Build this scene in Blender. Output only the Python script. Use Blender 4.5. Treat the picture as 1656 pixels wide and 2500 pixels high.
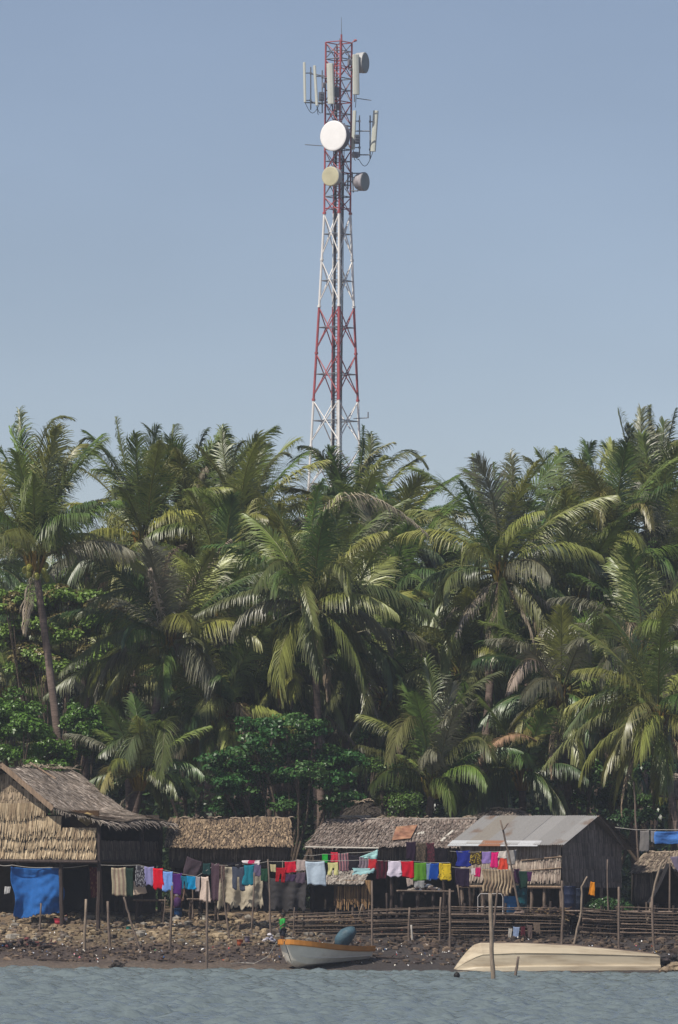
import bpy, math, random
import numpy as np
from mathutils import Vector, Matrix, noise
R = math.radians
for o in list(bpy.data.objects): bpy.data.objects.remove(o)
sc = bpy.context.scene
COL = sc.collection
# ------------------------------------------------------------------ camera
CAM_Y, CAM_Z, FPX, CX, HY, ROLL = -200.0, 3.0, 15000.0, 828.0, 2145.0, R(0.5)
cam = bpy.data.objects.new('camera', bpy.data.cameras.new('camera'))
COL.objects.link(cam); sc.camera = cam
cam.location = (0, CAM_Y, CAM_Z)
cam.rotation_euler = (Matrix.Rotation(R(90), 3, 'X') @ Matrix.Rotation(ROLL, 3, 'Z')).to_euler()
cam.data.sensor_width = 36; cam.data.lens = FPX/2500*36
cam.data.shift_y = (HY-1250)/2500
cam.data.clip_start = 1; cam.data.clip_end = 20000
# ------------------------------------------------------------------ world, sun, exposure
SUN_AZ, SUN_EL = R(46), R(51)      # azimuth: left of the direction that points back at the camera
sd = Vector((-math.sin(SUN_AZ)*math.cos(SUN_EL), -math.cos(SUN_AZ)*math.cos(SUN_EL), math.sin(SUN_EL)))
w = bpy.data.worlds.new('World'); sc.world = w; w.use_nodes = True
nt = w.node_tree
sky = nt.nodes.new('ShaderNodeTexSky'); sky.sky_type = 'NISHITA'; sky.sun_disc = False
sky.sun_elevation = SUN_EL
sky.sun_rotation = math.atan2(sd.x, sd.y)
sky.air_density = 0.7; sky.dust_density = 0.45; sky.ozone_density = 2.5; sky.altitude = 0
tint = nt.nodes.new('ShaderNodeMix'); tint.data_type = 'RGBA'; tint.blend_type = 'MULTIPLY'
tint.inputs[0].default_value = 1.0; tint.inputs[7].default_value = (1.125, 0.952, 0.868, 1)
nt.links.new(sky.outputs[0], tint.inputs[6])
bg = nt.nodes['Background']; bg.inputs[1].default_value = 0.106
wtc = nt.nodes.new('ShaderNodeTexCoord'); wmp = nt.nodes.new('ShaderNodeMapping'); wmp.inputs['Scale'].default_value = (1, 1, 2.5)
wn = nt.nodes.new('ShaderNodeTexNoise'); wn.inputs['Scale'].default_value = 9; wn.inputs['Detail'].default_value = 4
wr = nt.nodes.new('ShaderNodeMapRange'); wr.inputs[1].default_value = 0.35; wr.inputs[2].default_value = 0.7; wr.inputs[3].default_value = 0.965; wr.inputs[4].default_value = 1.05
wsc = nt.nodes.new('ShaderNodeVectorMath'); wsc.operation = 'SCALE'
nt.links.new(wtc.outputs['Generated'], wmp.inputs[0]); nt.links.new(wmp.outputs[0], wn.inputs['Vector']); nt.links.new(wn.outputs[0], wr.inputs[0])
nt.links.new(tint.outputs[2], wsc.inputs[0]); nt.links.new(wr.outputs[0], wsc.inputs['Scale']); nt.links.new(wsc.outputs[0], bg.inputs[0])
sl = bpy.data.lights.new('sun', 'SUN'); sl.energy = 4.6; sl.angle = R(0.53); sl.color = (1, 0.93, 0.82)
so = bpy.data.objects.new('sun', sl); COL.objects.link(so)
so.rotation_euler = sd.to_track_quat('Z', 'Y').to_euler(); so.location = (-60, -40, 90)
vs = sc.view_settings; vs.view_transform = 'Standard'; vs.look = 'None'; vs.gamma = 1
vs.exposure = 0.0; vs.use_curve_mapping = False
sc.render.engine = 'CYCLES'
try:
    sc.cycles.max_bounces = 6; sc.cycles.transparent_max_bounces = 8
except Exception: pass

# ------------------------------------------------------------------ helpers
def P(px, py, y):
    D = y-CAM_Y; dx = px-CX; dy = HY-py
    x = dx*math.cos(ROLL)-dy*math.sin(ROLL); z = dx*math.sin(ROLL)+dy*math.cos(ROLL)
    return Vector((x*D/FPX, y, CAM_Z+z*D/FPX))
def mpp(y): return (y-CAM_Y)/FPX        # metres per photo pixel
GP_Y = [-3000, -120, -20, 0, 2.2, 3.4, 5.6, 9.8, 30, 200, 6000]
GP_Z = [-14, -6, -1.6, 0, 0.22, 0.48, 0.78, 1.72, 1.85, 2.2, 6]
def n3(x, y, z=0.0): return noise.noise(Vector((x, y, z)))
def ground_z(x, y):
    z = float(np.interp(y, GP_Y, GP_Z))
    if -6 < y < 16:
        a = min(1, max(0, (y+1)/5))
        z += a*(0.10*n3(x*0.5, y*0.5, 3)+0.06*n3(x*1.7, y*1.7, 9)+0.035*n3(x*5, y*5, 2))
        z += 0.05*n3(x*0.35, y*0.2, 40)
    return z
def gy(px, py):                         # depth at which the ground shows at this pixel
    lo, hi = -6.0, 10.5
    for _ in range(40):
        m = (lo+hi)/2
        p = P(px, py, m)
        if float(np.interp(m, GP_Y, GP_Z)) < p.z: lo = m
        else: hi = m
    return lo
def tag(o, label=None, cat=None, group=None, kind=None):
    if label: o['label'] = label
    if cat: o['category'] = cat
    if group: o['group'] = group
    if kind: o['kind'] = kind
    return o
def empty(name, loc, label, cat, group=None):
    o = bpy.data.objects.new(name, None); COL.objects.link(o); o.location = loc
    o.empty_display_size = 0.3
    return tag(o, label, cat, group)

class MB:
    def __init__(s): s.v = []; s.f = []; s.m = []; s.c = []
    def add(s, vs_, fs, mi=0, col=(1, 1, 1)):
        b = len(s.v); s.v.extend([tuple(q) for q in vs_])
        for f in fs: s.f.append(tuple(b+i for i in f)); s.m.append(mi); s.c.append(col)
    def box(s, c, size, rz=0, mi=0, col=(1, 1, 1), mat=None):
        hx, hy, hz = [q/2 for q in size]
        M = mat if mat is not None else Matrix.Rotation(rz, 3, 'Z')
        vs_ = [Vector(c)+M @ Vector((sx*hx, sy*hy, sz*hz)) for sx in (-1, 1) for sy in (-1, 1) for sz in (-1, 1)]
        s.add(vs_, [(0, 1, 3, 2), (4, 6, 7, 5), (0, 4, 5, 1), (2, 3, 7, 6), (0, 2, 6, 4), (1, 5, 7, 3)], mi, col)
    def tube(s, pts, rad, n=6, mi=0, col=(1, 1, 1), cap=True, cols=None):
        pts = [Vector(p) for p in pts]
        if not hasattr(rad, '__len__'): rad = [rad]*len(pts)
        b = len(s.v); prev = None
        for i, p in enumerate(pts):
            t = (pts[min(i+1, len(pts)-1)]-pts[max(i-1, 0)])
            if t.length < 1e-9: t = Vector((0, 0, 1))
            t.normalize()
            if prev is None:
                a = t.cross(Vector((0, 0, 1)))
                if a.length < 0.1: a = t.cross(Vector((1, 0, 0)))
            else: a = prev-t*prev.dot(t)
            a.normalize(); prev = a; bb = t.cross(a)
            for k in range(n):
                an = 2*math.pi*k/n
                s.v.append(tuple(p+(a*math.cos(an)+bb*math.sin(an))*rad[i]))
        for i in range(len(pts)-1):
            for k in range(n):
                k2 = (k+1) % n
                s.f.append((b+i*n+k, b+i*n+k2, b+(i+1)*n+k2, b+(i+1)*n+k)); s.m.append(mi)
                s.c.append(cols[i] if cols else col)
        if cap:
            s.f.append(tuple(b+k for k in range(n))[::-1]); s.m.append(mi); s.c.append(cols[0] if cols else col)
            s.f.append(tuple(b+(len(pts)-1)*n+k for k in range(n))); s.m.append(mi); s.c.append(cols[-1] if cols else col)
    def lump(s, c, r, rnd, mi=0, col=(1, 1, 1), n=6, k=4, flat=(1, 1, 1), rough=0.25, rz=None):
        b = len(s.v); rz = rnd.uniform(0, 6.28) if rz is None else rz; cr, sr = math.cos(rz), math.sin(rz)
        def put(x, y, z):
            q = 1+rnd.uniform(-rough, rough)
            x, y, z = x*r*flat[0]*q, y*r*flat[1]*q, z*r*flat[2]*q
            s.v.append((c[0]+x*cr-y*sr, c[1]+x*sr+y*cr, c[2]+z))
        put(0, 0, 1)
        for j in range(1, k):
            th = math.pi*j/k
            for i in range(n):
                ph = 2*math.pi*i/n; put(math.sin(th)*math.cos(ph), math.sin(th)*math.sin(ph), math.cos(th))
        put(0, 0, -1); e = b+1+(k-1)*n
        F = []
        for i in range(n):
            i2 = (i+1) % n; F.append((b, b+1+i, b+1+i2)); F.append((e, e-n+i2, e-n+i))
            for j in range(k-2):
                F.append((b+1+j*n+i, b+1+(j+1)*n+i, b+1+(j+1)*n+i2, b+1+j*n+i2))
        s.f += F; s.m += [mi]*len(F); s.c += [col]*len(F)
    def build(s, name, mats, parent=None, smooth=False, loc=None, bevel=0, solid=0):
        o = mesh_obj(name, s.v, s.f, mats, parent, loc, s.m, s.c, smooth)
        if solid:
            md = o.modifiers.new('solid', 'SOLIDIFY'); md.thickness = solid; md.offset = 0
        if bevel:
            md = o.modifiers.new('bevel', 'BEVEL'); md.width = bevel; md.segments = 2
        return o
def mesh_obj(name, V, F, mats, parent=None, loc=None, mi=None, cols=None, smooth=False):
    if not isinstance(mats, (list, tuple)): mats = [mats]
    V = np.asarray(V, dtype=np.float64).reshape(-1, 3)
    if parent is not None:
        base = Vector(parent.location); q = parent.parent
        while q: base += Vector(q.location); q = q.parent
    else: base = Vector(loc) if loc is not None else Vector((float(V[:, 0].mean()), float(V[:, 1].mean()), float(V[:, 2].min())))
    off = Vector(loc) if (parent is not None and loc is not None) else base
    V = V-np.array(off)
    me = bpy.data.meshes.new(name)
    if isinstance(F, np.ndarray):
        n, k = F.shape
        me.vertices.add(len(V)); me.vertices.foreach_set('co', V.ravel())
        me.loops.add(n*k); me.loops.foreach_set('vertex_index', F.ravel().astype(np.int32))
        me.polygons.add(n); me.polygons.foreach_set('loop_start', np.arange(0, n*k, k, dtype=np.int32))
        me.update(calc_edges=True); nl = [k]*n
    else:
        me.from_pydata(V.tolist(), [], F); nl = [len(f) for f in F]
    for m in mats: me.materials.append(m)
    if mi is not None and len(mats) > 1: me.polygons.foreach_set('material_index', np.asarray(mi, dtype=np.int32))
    if cols is not None:
        ca = me.color_attributes.new('tint', 'FLOAT_COLOR', 'CORNER')
        c = np.asarray(cols, dtype=np.float32).reshape(-1, 3)
        c = np.concatenate([c, np.ones((len(c), 1), np.float32)], 1)
        c = np.repeat(c, nl, axis=0); ca.data.foreach_set('color', c.ravel())
    if smooth: me.polygons.foreach_set('use_smooth', [True]*len(me.polygons))
    me.validate(); me.update()
    o = bpy.data.objects.new(name, me); COL.objects.link(o)
    if parent is not None:
        o.parent = parent; o.location = (off-base)
    else: o.location = base
    return o

# ------------------------------------------------------------------ materials
def srgb(r, g, b):
    f = lambda c: (c/255/12.92) if c/255 <= 0.04045 else ((c/255+0.055)/1.055)**2.4
    return (f(r), f(g), f(b))
MATS = {}
def mat(name, color, rough=0.8, var=0.25, scale=3.0, bump=0.0, bscale=None, metal=0.0, tinted=True, spec=0.3,
        color2=None, c2lo=0.45, c2hi=0.6, c2scale=None, stretch=(1, 1, 1), detail=6, trans=0.0, sheen=0.0, coat=0.0):
    if name in MATS: return MATS[name]
    m = bpy.data.materials.new(name); m.use_nodes = True; t = m.node_tree; L = t.links.new
    b = t.nodes['Principled BSDF']
    b.inputs['Roughness'].default_value = rough; b.inputs['Metallic'].default_value = metal
    b.inputs['Specular IOR Level'].default_value = spec
    if coat: b.inputs['Coat Weight'].default_value = coat; b.inputs['Coat Roughness'].default_value = 0.2
    tc = t.nodes.new('ShaderNodeTexCoord'); mp = t.nodes.new('ShaderNodeMapping'); mp.inputs['Scale'].default_value = stretch
    L(tc.outputs['Object'], mp.inputs['Vector'])
    nz = t.nodes.new('ShaderNodeTexNoise'); nz.inputs['Scale'].default_value = scale; nz.inputs['Detail'].default_value = detail
    L(mp.outputs[0], nz.inputs['Vector'])
    mr = t.nodes.new('ShaderNodeMapRange'); mr.inputs[1].default_value = 0.3; mr.inputs[2].default_value = 0.7
    mr.inputs[3].default_value = 1-var; mr.inputs[4].default_value = 1+var
    L(nz.outputs[0], mr.inputs[0])
    base = t.nodes.new('ShaderNodeRGB'); base.outputs[0].default_value = (*color, 1); out = base.outputs[0]
    if color2:
        n2 = t.nodes.new('ShaderNodeTexNoise'); n2.inputs['Scale'].default_value = c2scale or scale*0.4; n2.inputs['Detail'].default_value = 5
        L(mp.outputs[0], n2.inputs['Vector'])
        m2 = t.nodes.new('ShaderNodeMapRange'); m2.inputs[1].default_value = c2lo; m2.inputs[2].default_value = c2hi
        L(n2.outputs[0], m2.inputs[0])
        mx = t.nodes.new('ShaderNodeMix'); mx.data_type = 'RGBA'; L(m2.outputs[0], mx.inputs[0]); L(out, mx.inputs[6])
        mx.inputs[7].default_value = (*color2, 1); out = mx.outputs[2]
    mu = t.nodes.new('ShaderNodeVectorMath'); mu.operation = 'SCALE'; L(out, mu.inputs[0]); L(mr.outputs[0], mu.inputs['Scale']); out = mu.outputs[0]
    if tinted:
        at = t.nodes.new('ShaderNodeAttribute'); at.attribute_name = 'tint'
        m3 = t.nodes.new('ShaderNodeVectorMath'); m3.operation = 'MULTIPLY'; L(out, m3.inputs[0]); L(at.outputs['Color'], m3.inputs[1]); out = m3.outputs[0]
    L(out, b.inputs['Base Color'])
    if bump:
        bn = t.nodes.new('ShaderNodeTexNoise'); bn.inputs['Scale'].default_value = bscale or scale*3; bn.inputs['Detail'].default_value = 6
        L(mp.outputs[0], bn.inputs['Vector'])
        bp = t.nodes.new('ShaderNodeBump'); bp.inputs['Strength'].default_value = bump; bp.inputs['Distance'].default_value = 0.05
        L(bn.outputs[0], bp.inputs['Height']); L(bp.outputs[0], b.inputs['Normal'])
    if trans:
        tr = t.nodes.new('ShaderNodeBsdfTranslucent'); L(out, tr.inputs['Color'])
        ms = t.nodes.new('ShaderNodeMixShader'); ms.inputs[0].default_value = trans
        L(b.outputs[0], ms.inputs[1]); L(tr.outputs[0], ms.inputs[2]); L(ms.outputs[0], t.nodes['Material Output'].inputs['Surface'])
    MATS[name] = m; return m
M_FROND = mat('palm_leaf', (1, 1, 1), 0.41, 0.15, 1.5, trans=0.30, spec=0.8)
M_DRY = mat('dry_leaf', (1, 1, 1), 0.7, 0.2, 2.0, trans=0.1, spec=0.3)
M_TRUNK = mat('palm_bark', (0.17, 0.125, 0.105), 0.9, 0.3, 4, 0.6, 10, stretch=(1, 1, 5))
M_LEAF = mat('broad_leaf', (1, 1, 1), 0.38, 0.15, 1.5, trans=0.18, spec=0.5)
M_BARK = mat('branch_bark', (0.10, 0.075, 0.055), 0.9, 0.3, 5, 0.5)
M_WOOD = mat('weathered_wood', (0.165, 0.125, 0.10), 0.85, 0.35, 6, 0.4, 30, stretch=(3, 3, 0.6))
M_WOODD = mat('dark_wood', (0.055, 0.04, 0.035), 0.8, 0.35, 6, 0.4, 30, stretch=(3, 3, 0.6))
M_THATCH = mat('thatch', (1, 1, 1), 0.9, 0.22, 7, 0.3, 40)
M_DARK = mat('dark_interior', (0.048, 0.038, 0.032), 0.95, 0.3, 5)  # one dark brown for inner walls and backing sheets
M_CLOTH = mat('cloth', (1, 1, 1), 0.85, 0.08, 9, 0.25, 14, trans=0.12, spec=0.15)

# ================================================================== SETTING
# ---- ground
def grid_axis(lo, hi, step, outs):
    core = list(np.arange(lo, hi+1e-6, step)); return [o for o in outs if o < lo]+core+[o for o in outs if o > hi]
xs = grid_axis(-15, 15, 0.16, [-5000, -1500, -500, -200, -90, -45, -25, 25, 45, 90, 200, 500, 1500, 5000])
ys = grid_axis(-2, 13, 0.11, [-3000, -1000, -300, -120, -60, -30, -14, -7, -4, 15, 20, 30, 50, 80, 140, 250, 600, 1500, 6000])
V = [(x, y, ground_z(x, y)) for y in ys for x in xs]
nx = len(xs); ii = np.arange(len(ys)-1)[:, None]*nx+np.arange(nx-1)[None, :]
F = np.stack([ii, ii+1, ii+nx+1, ii+nx], -1).reshape(-1, 4)
gm = bpy.data.materials.new('shore_mud'); gm.use_nodes = True; t = gm.node_tree; L = t.links.new
b = t.nodes['Principled BSDF']; tc = t.nodes.new('ShaderNodeTexCoord')
geo = t.nodes.new('ShaderNodeNewGeometry'); sep = t.nodes.new('ShaderNodeSeparateXYZ'); L(geo.outputs['Position'], sep.inputs[0])
n1 = t.nodes.new('ShaderNodeTexNoise'); n1.inputs['Scale'].default_value = 0.9; n1.inputs['Detail'].default_value = 8; L(tc.outputs['Object'], n1.inputs['Vector'])
n2 = t.nodes.new('ShaderNodeTexNoise'); n2.inputs['Scale'].default_value = 9; n2.inputs['Detail'].default_value = 8; L(tc.outputs['Object'], n2.inputs['Vector'])
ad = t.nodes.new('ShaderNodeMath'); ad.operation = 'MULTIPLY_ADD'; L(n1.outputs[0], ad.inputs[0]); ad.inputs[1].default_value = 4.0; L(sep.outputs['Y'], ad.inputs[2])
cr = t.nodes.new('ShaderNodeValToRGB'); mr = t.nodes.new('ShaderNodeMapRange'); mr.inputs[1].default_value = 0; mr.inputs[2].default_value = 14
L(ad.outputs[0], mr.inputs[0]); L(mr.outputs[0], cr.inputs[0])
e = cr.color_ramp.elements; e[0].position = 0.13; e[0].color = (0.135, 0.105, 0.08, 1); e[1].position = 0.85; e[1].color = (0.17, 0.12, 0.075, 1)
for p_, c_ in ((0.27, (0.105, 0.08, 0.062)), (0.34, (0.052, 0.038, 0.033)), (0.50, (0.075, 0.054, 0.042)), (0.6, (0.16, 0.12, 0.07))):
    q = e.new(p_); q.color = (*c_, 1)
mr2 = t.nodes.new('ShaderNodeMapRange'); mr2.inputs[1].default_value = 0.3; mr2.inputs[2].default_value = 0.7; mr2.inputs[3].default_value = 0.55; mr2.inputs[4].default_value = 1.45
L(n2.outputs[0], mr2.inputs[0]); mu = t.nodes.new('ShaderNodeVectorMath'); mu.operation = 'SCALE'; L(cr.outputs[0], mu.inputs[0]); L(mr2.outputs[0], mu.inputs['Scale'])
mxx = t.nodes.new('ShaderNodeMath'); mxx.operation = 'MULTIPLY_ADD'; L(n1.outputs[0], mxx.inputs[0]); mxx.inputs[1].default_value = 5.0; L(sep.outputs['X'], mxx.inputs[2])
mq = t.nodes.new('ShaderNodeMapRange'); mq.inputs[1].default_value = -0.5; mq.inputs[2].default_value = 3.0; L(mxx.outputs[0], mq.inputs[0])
dmx = t.nodes.new('ShaderNodeMix'); dmx.data_type = 'RGBA'; L(mq.outputs[0], dmx.inputs[0]); L(mu.outputs[0], dmx.inputs[6])  # right side darker: wet mud, with the shade below the fences put in
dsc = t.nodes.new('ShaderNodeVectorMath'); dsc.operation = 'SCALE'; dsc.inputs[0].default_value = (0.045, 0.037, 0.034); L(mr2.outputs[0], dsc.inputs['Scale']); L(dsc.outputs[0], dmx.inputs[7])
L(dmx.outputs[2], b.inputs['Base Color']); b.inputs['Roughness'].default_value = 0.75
bp = t.nodes.new('ShaderNodeBump'); bp.inputs['Strength'].default_value = 0.7; bp.inputs['Distance'].default_value = 0.06; L(n2.outputs[0], bp.inputs['Height']); L(bp.outputs[0], b.inputs['Normal'])
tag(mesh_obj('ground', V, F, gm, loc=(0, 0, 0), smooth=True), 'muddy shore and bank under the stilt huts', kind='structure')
# ---- water
xs = grid_axis(-14, 14, 0.13, [-5000, -1500, -400, -120, -50, -25, -18, 18, 25, 50, 120, 400, 1500, 5000])
ys = grid_axis(-84, 1.2, 0.11, [-3000, -1200, -500, -260, -180, -130, -105, -92, 1.4])
def wave(x, y):
    if abs(x) > 16 or y < -88: return 0
    d = min(1, max(0.12, (0.8-y)/7))
    return 1.6*d*(0.11*n3(x*0.5+3, y*0.9, 0)+0.10*n3(x*1.1, y*1.9, 5)+0.07*n3(x*3.1+7, y*4.2, 8))
V = [(x, y, wave(x, y)) for y in ys for x in xs]
nx = len(xs); ii = np.arange(len(ys)-1)[:, None]*nx+np.arange(nx-1)[None, :]
F = np.stack([ii, ii+1, ii+nx+1, ii+nx], -1).reshape(-1, 4)
wm = bpy.data.materials.new('sea_water'); wm.use_nodes = True; t = wm.node_tree; L = t.links.new
b = t.nodes['Principled BSDF']; b.inputs['Base Color'].default_value = (0.155, 0.192, 0.20, 1); b.inputs['Roughness'].default_value = 0.10
b.inputs['IOR'].default_value = 1.33
tc = t.nodes.new('ShaderNodeTexCoord'); mp = t.nodes.new('ShaderNodeMapping'); mp.inputs['Scale'].default_value = (1, 1.7, 1); L(tc.outputs['Object'], mp.inputs['Vector'])
n1 = t.nodes.new('ShaderNodeTexNoise'); n1.inputs['Scale'].default_value = 5; n1.inputs['Detail'].default_value = 4; L(mp.outputs[0], n1.inputs['Vector'])
bp = t.nodes.new('ShaderNodeBump'); bp.inputs['Strength'].default_value = 0.5; bp.inputs['Distance'].default_value = 0.09; L(n1.outputs[0], bp.inputs['Height']); L(bp.outputs[0], b.inputs['Normal'])
tag(mesh_obj('water', V, F, wm, loc=(0, 0, 0), smooth=True), 'rippled grey blue sea water', kind='structure')

# ================================================================== TOWER
TY = 220.0                                  # 420 m from the camera
def tower():
    base = P(818, 2145, TY); base.z = 2.2
    th = R(8)
    T = empty('telecom_tower', base, 'tall red and white lattice telecom tower rising behind the palms', 'tower')
    m = mpp(TY)
    # (photo row, half diagonal in pixels)
    prof = [(104, 32), (521, 32), (749, 42.7), (977, 54.5), (2145, 112)]
    def Rad(py): return float(np.interp(py, [p[0] for p in prof], [p[1] for p in prof]))*m
    def zc(py): return P(822, py, TY).z
    cx = (P(822, 750, TY).x)
    def node(k, py):
        a = th+k*math.pi/2; r = Rad(py)     # k 0 right, 1 back, 2 left, 3 front
        return Vector((cx+r*math.cos(a), TY+r*math.sin(a), zc(py)))
    red = mat('red_tower_paint', srgb(162, 78, 82), 0.5, 0.25, 1.5, spec=0.4); wht = mat('white_tower_paint', (0.78, 0.76, 0.73), 0.45, 0.08, 1.5, spec=0.4)
    gal = mat('galvanised_steel', (0.20, 0.21, 0.23), 0.5, 0.2, 3, metal=0.3)
    cab = mat('black_feeder_cable', (0.035, 0.035, 0.045), 0.6, 0.2, 3)
    bands = [(104, 521, 0), (521, 749, 1), (749, 977, 0), (977, 1205, 1), (1205, 1433, 0), (1433, 1661, 1), (1661, 1889, 0), (1889, 2165, 1)]
    for k in range(4):
        mb = MB()
        for a, c, mi in bands:
            mb.tube([node(k, a), node(k, c)], 0.065 if a < 500 else (0.095 if k == 3 else 0.085), 8, mi)
        for py in list(range(521, 2100, 114)): mb.tube([node(k, py-2.5), node(k, py+2.5)], 0.125, 8, 0 if any(a <= py-1 < c and mi == 0 for a, c, mi in bands) else 1)
        mb.build('leg', [red, wht], T)
    for bi, (a, c, mi) in enumerate(bands):
        mb = MB()
        if bi == 0:
            lv = [104, 126, 145, 164, 192.5]+[192.5+28.8*i for i in range(1, 12)]
            for i, py in enumerate(lv):
                if py > 515: continue
                for k in range(4): mb.tube([node(k, py), node((k+1) % 4, py)], 0.03 if i % 2 else 0.038, 5, 1 if i % 3 else 0)
            xl = [(104, 145), (145, 192.5)]+[(192.5+57.6*i*1.0, min(521, 192.5+57.6*(i+1))) for i in range(6)]
            for i, (p, q) in enumerate(xl):
                if q <= p+4: continue
                for k in range(4):
                    mb.tube([node(k, p+2), node((k+1) % 4, q-2)], 0.03, 5, 0); mb.tube([node((k+1) % 4, p+2), node(k, q-2)], 0.03, 5, 0 if i % 2 else 1)
            mb.build('lattice_bracing', [red, gal], T)
        else:
            h = 114 if bi < 7 else 138
            for s_ in range(2):
                p = a+s_*h; q = min(p+h, c); md = (p+q)/2-6
                for k in range(4):
                    n2_ = (k+1) % 4
                    mb.tube([node(k, p+3), node(n2_, q-12)], 0.042, 5); mb.tube([node(n2_, p+3), node(k, q-12)], 0.042, 5)
                    mb.tube([node(k, md), node(n2_, md)], 0.03, 5, 1)
                mb.tube([node(0, md), node(2, md)], 0.025, 5, 1); mb.tube([node(1, md), node(3, md)], 0.025, 5, 1)
            mb.build('lattice_bracing', [wht if mi else red, gal], T)
    # cable ladder up the middle, with feeder cables
    mb = MB(); ctr = lambda py, dx, dy: Vector((cx+dx, TY+dy, zc(py)))
    for a, c, mi in bands:
        for dx in (-0.28, 0.10): mb.tube([ctr(max(a, 115), dx, 0.1), ctr(c, dx, 0.1)], 0.04, 5, mi)
        for py in np.arange(max(a, 115), c, 8): mb.tube([ctr(py, -0.28, 0.1), ctr(py, 0.10, 0.1)], 0.022, 4, mi)
    mb.build('climbing_ladder', [red, wht], T)
    mb = MB(); rnd = random.Random(5)
    for i in range(9):
        dx = -0.20+i*0.037 if i < 4 else 0.20+(i-4)*0.055
        top = [210, 240, 180, 260, 330, 250, 345, 380, 300][i]
        mb.tube([ctr(top+(2145-top)*q/14, dx+0.012*math.sin(q*2+i), (-0.02 if i < 4 else 0.05)) for q in range(15)], 0.026, 5)
    mb.build('feeder_cables', cab, T)
    mb = MB(); a = P(834, 42, TY); c = P(834, 95, TY); mb.tube([c, a], [0.03, 0.012], 5); mb.tube([P(834, 84, TY), P(834, 150, TY)], 0.06, 8, 1)
    mb.tube([P(830, 94, TY), P(830, 110, TY)], 0.04, 6, 0); mb.build('lightning_rod', [gal, red], T)
    mb = MB(); mb.tube([P(860, 103, TY), P(872, 99, TY)], 0.04, 6); mb.tube([P(864, 100, TY), P(871, 98, TY)], 0.085, 8); mb.tube([P(870, 101, TY), P(870, 96, TY)], 0.03, 6)
    mb.build('warning_lamp_arm', red, T)
    # drum dishes
    cream = mat('white_radome', (0.92, 0.91, 0.90), 0.5, 0.03, 2); yel = mat('yellowed_radome', (0.52, 0.49, 0.33), 0.6, 0.12, 1.2)
    shr = mat('dish_shroud', (0.48, 0.48, 0.47), 0.55, 0.12, 2); dk = mat('shroud_shadow_grey', (0.22, 0.21, 0.24), 0.5, 0.2, 2)
    grn = mat('grey_green_radome', (0.30, 0.32, 0.30), 0.6, 0.12, 1.5)
    def dish(px, py, rpx, az, facem, shroudm, name, label, depth=0.5, dy=-1.4, el=0):
        c = P(px, py, TY+dy); r = rpx*m
        ax = Vector((math.sin(az), -math.cos(az), 0)).normalized(); sidev = Vector((0, 0, 1)).cross(ax).normalized(); up = Vector((0, 0, 1))
        mb = MB(); n = 40
        prof_ = [(0.0, 0, 0), (0.5, -0.0, 0), (0.93, -0.015, 0), (1.0, -0.04, 0), (1.02, -0.05, 1), (1.02, -depth*0.45, 1), (0.99, -depth*0.46, 1), (0.99, -depth, 1), (0.72, -depth-0.22, 1), (0.30, -depth-0.36, 1), (0.0, -depth-0.38, 1)]
        rings = []
        for rr, dd, _ in prof_:
            if rr == 0: rings.append([len(mb.v)]); mb.v.append(tuple(c+ax*dd)); continue
            rings.append(list(range(len(mb.v), len(mb.v)+n)))
            for k in range(n):
                an = 2*math.pi*k/n; mb.v.append(tuple(c+ax*dd+(sidev*math.cos(an)+up*math.sin(an))*r*rr))
        for j in range(len(rings)-1):
            A, B = rings[j], rings[j+1]
            for k in range(n):
                k2 = (k+1) % n
                f = (A[0], B[k], B[k2]) if len(A) == 1 else ((A[k], B[0], A[k2]) if len(B) == 1 else (A[k], B[k], B[k2], A[k2]))
                mb.f.append(f); mb.m.append(prof_[j+1][2]); mb.c.append((1, 1, 1))
        o = mb.build('dish_antenna', [facem, shroudm], T, smooth=False); tag(o, label)
        b_ = MB(); back = c-ax*(depth+0.3); tgt = Vector((cx+(0.7 if px > 822 else -0.3), TY-0.3, c.z))
        b_.tube([back, tgt], 0.05, 6); b_.tube([tgt+Vector((0, 0, -0.5)), tgt+Vector((0, 0, 0.5))], 0.06, 6)
        b_.tube([back+Vector((0, 0, 0.25)), tgt+Vector((0, 0, 0.45))], 0.03, 5)
        b_.build('mount_bracket', gal, o)
    dish(813, 331, 36.5, R(-30), cream, dk, 'a', 'largest dish with a bright white face', 0.62)
    dish(806, 430, 23.5, R(-30), yel, shr, 'b', 'smaller dish with a yellowed face below the white one', 0.55)
    dish(894, 153, 25, R(68), grn, shr, 'c', 'white shrouded dish facing right near the tower top', 0.62, dy=-0.2)
    dish(893, 443, 22.5, R(60), grn, mat('mauve_grey_shroud', (0.34, 0.32, 0.34), 0.6, 0.3, 3), 'd', 'grey green dish facing right on the right side', 0.5, dy=-0.4)
    # panel antennas
    pan = mat('antenna_radome', (0.56, 0.58, 0.52), 0.5, 0.06, 2)
    def panel(x0, y0, x1, y1, wpx, az, dy, label, px_pole, loop=None):
        a, c = P(x0, y0, TY+dy), P(x1, y1, TY+dy); ax = (a-c).normalized()
        f = Vector((math.sin(az), -math.cos(az), 0)); s_ = f.cross(ax).normalized(); f = ax.cross(s_).normalized()
        if f.dot(Vector((math.sin(az), -math.cos(az), 0))) < 0: f = -f
        hw = wpx*m/2; mb = MB(); sec = [(-1, -0.7), (-1, 0.35), (-0.75, 0.8), (0, 1.0), (0.75, 0.8), (1, 0.35), (1, -0.7)]
        for e_, q in ((c, 0), (a, 1)):
            for u, v in sec: mb.v.append(tuple(e_+s_*u*hw+f*v*hw*0.62))
        n = len(sec)
        for k in range(n): mb.f.append((k, (k+1) % n, n+(k+1) % n, n+k)); mb.m.append(0); mb.c.append((1, 1, 1))
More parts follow.
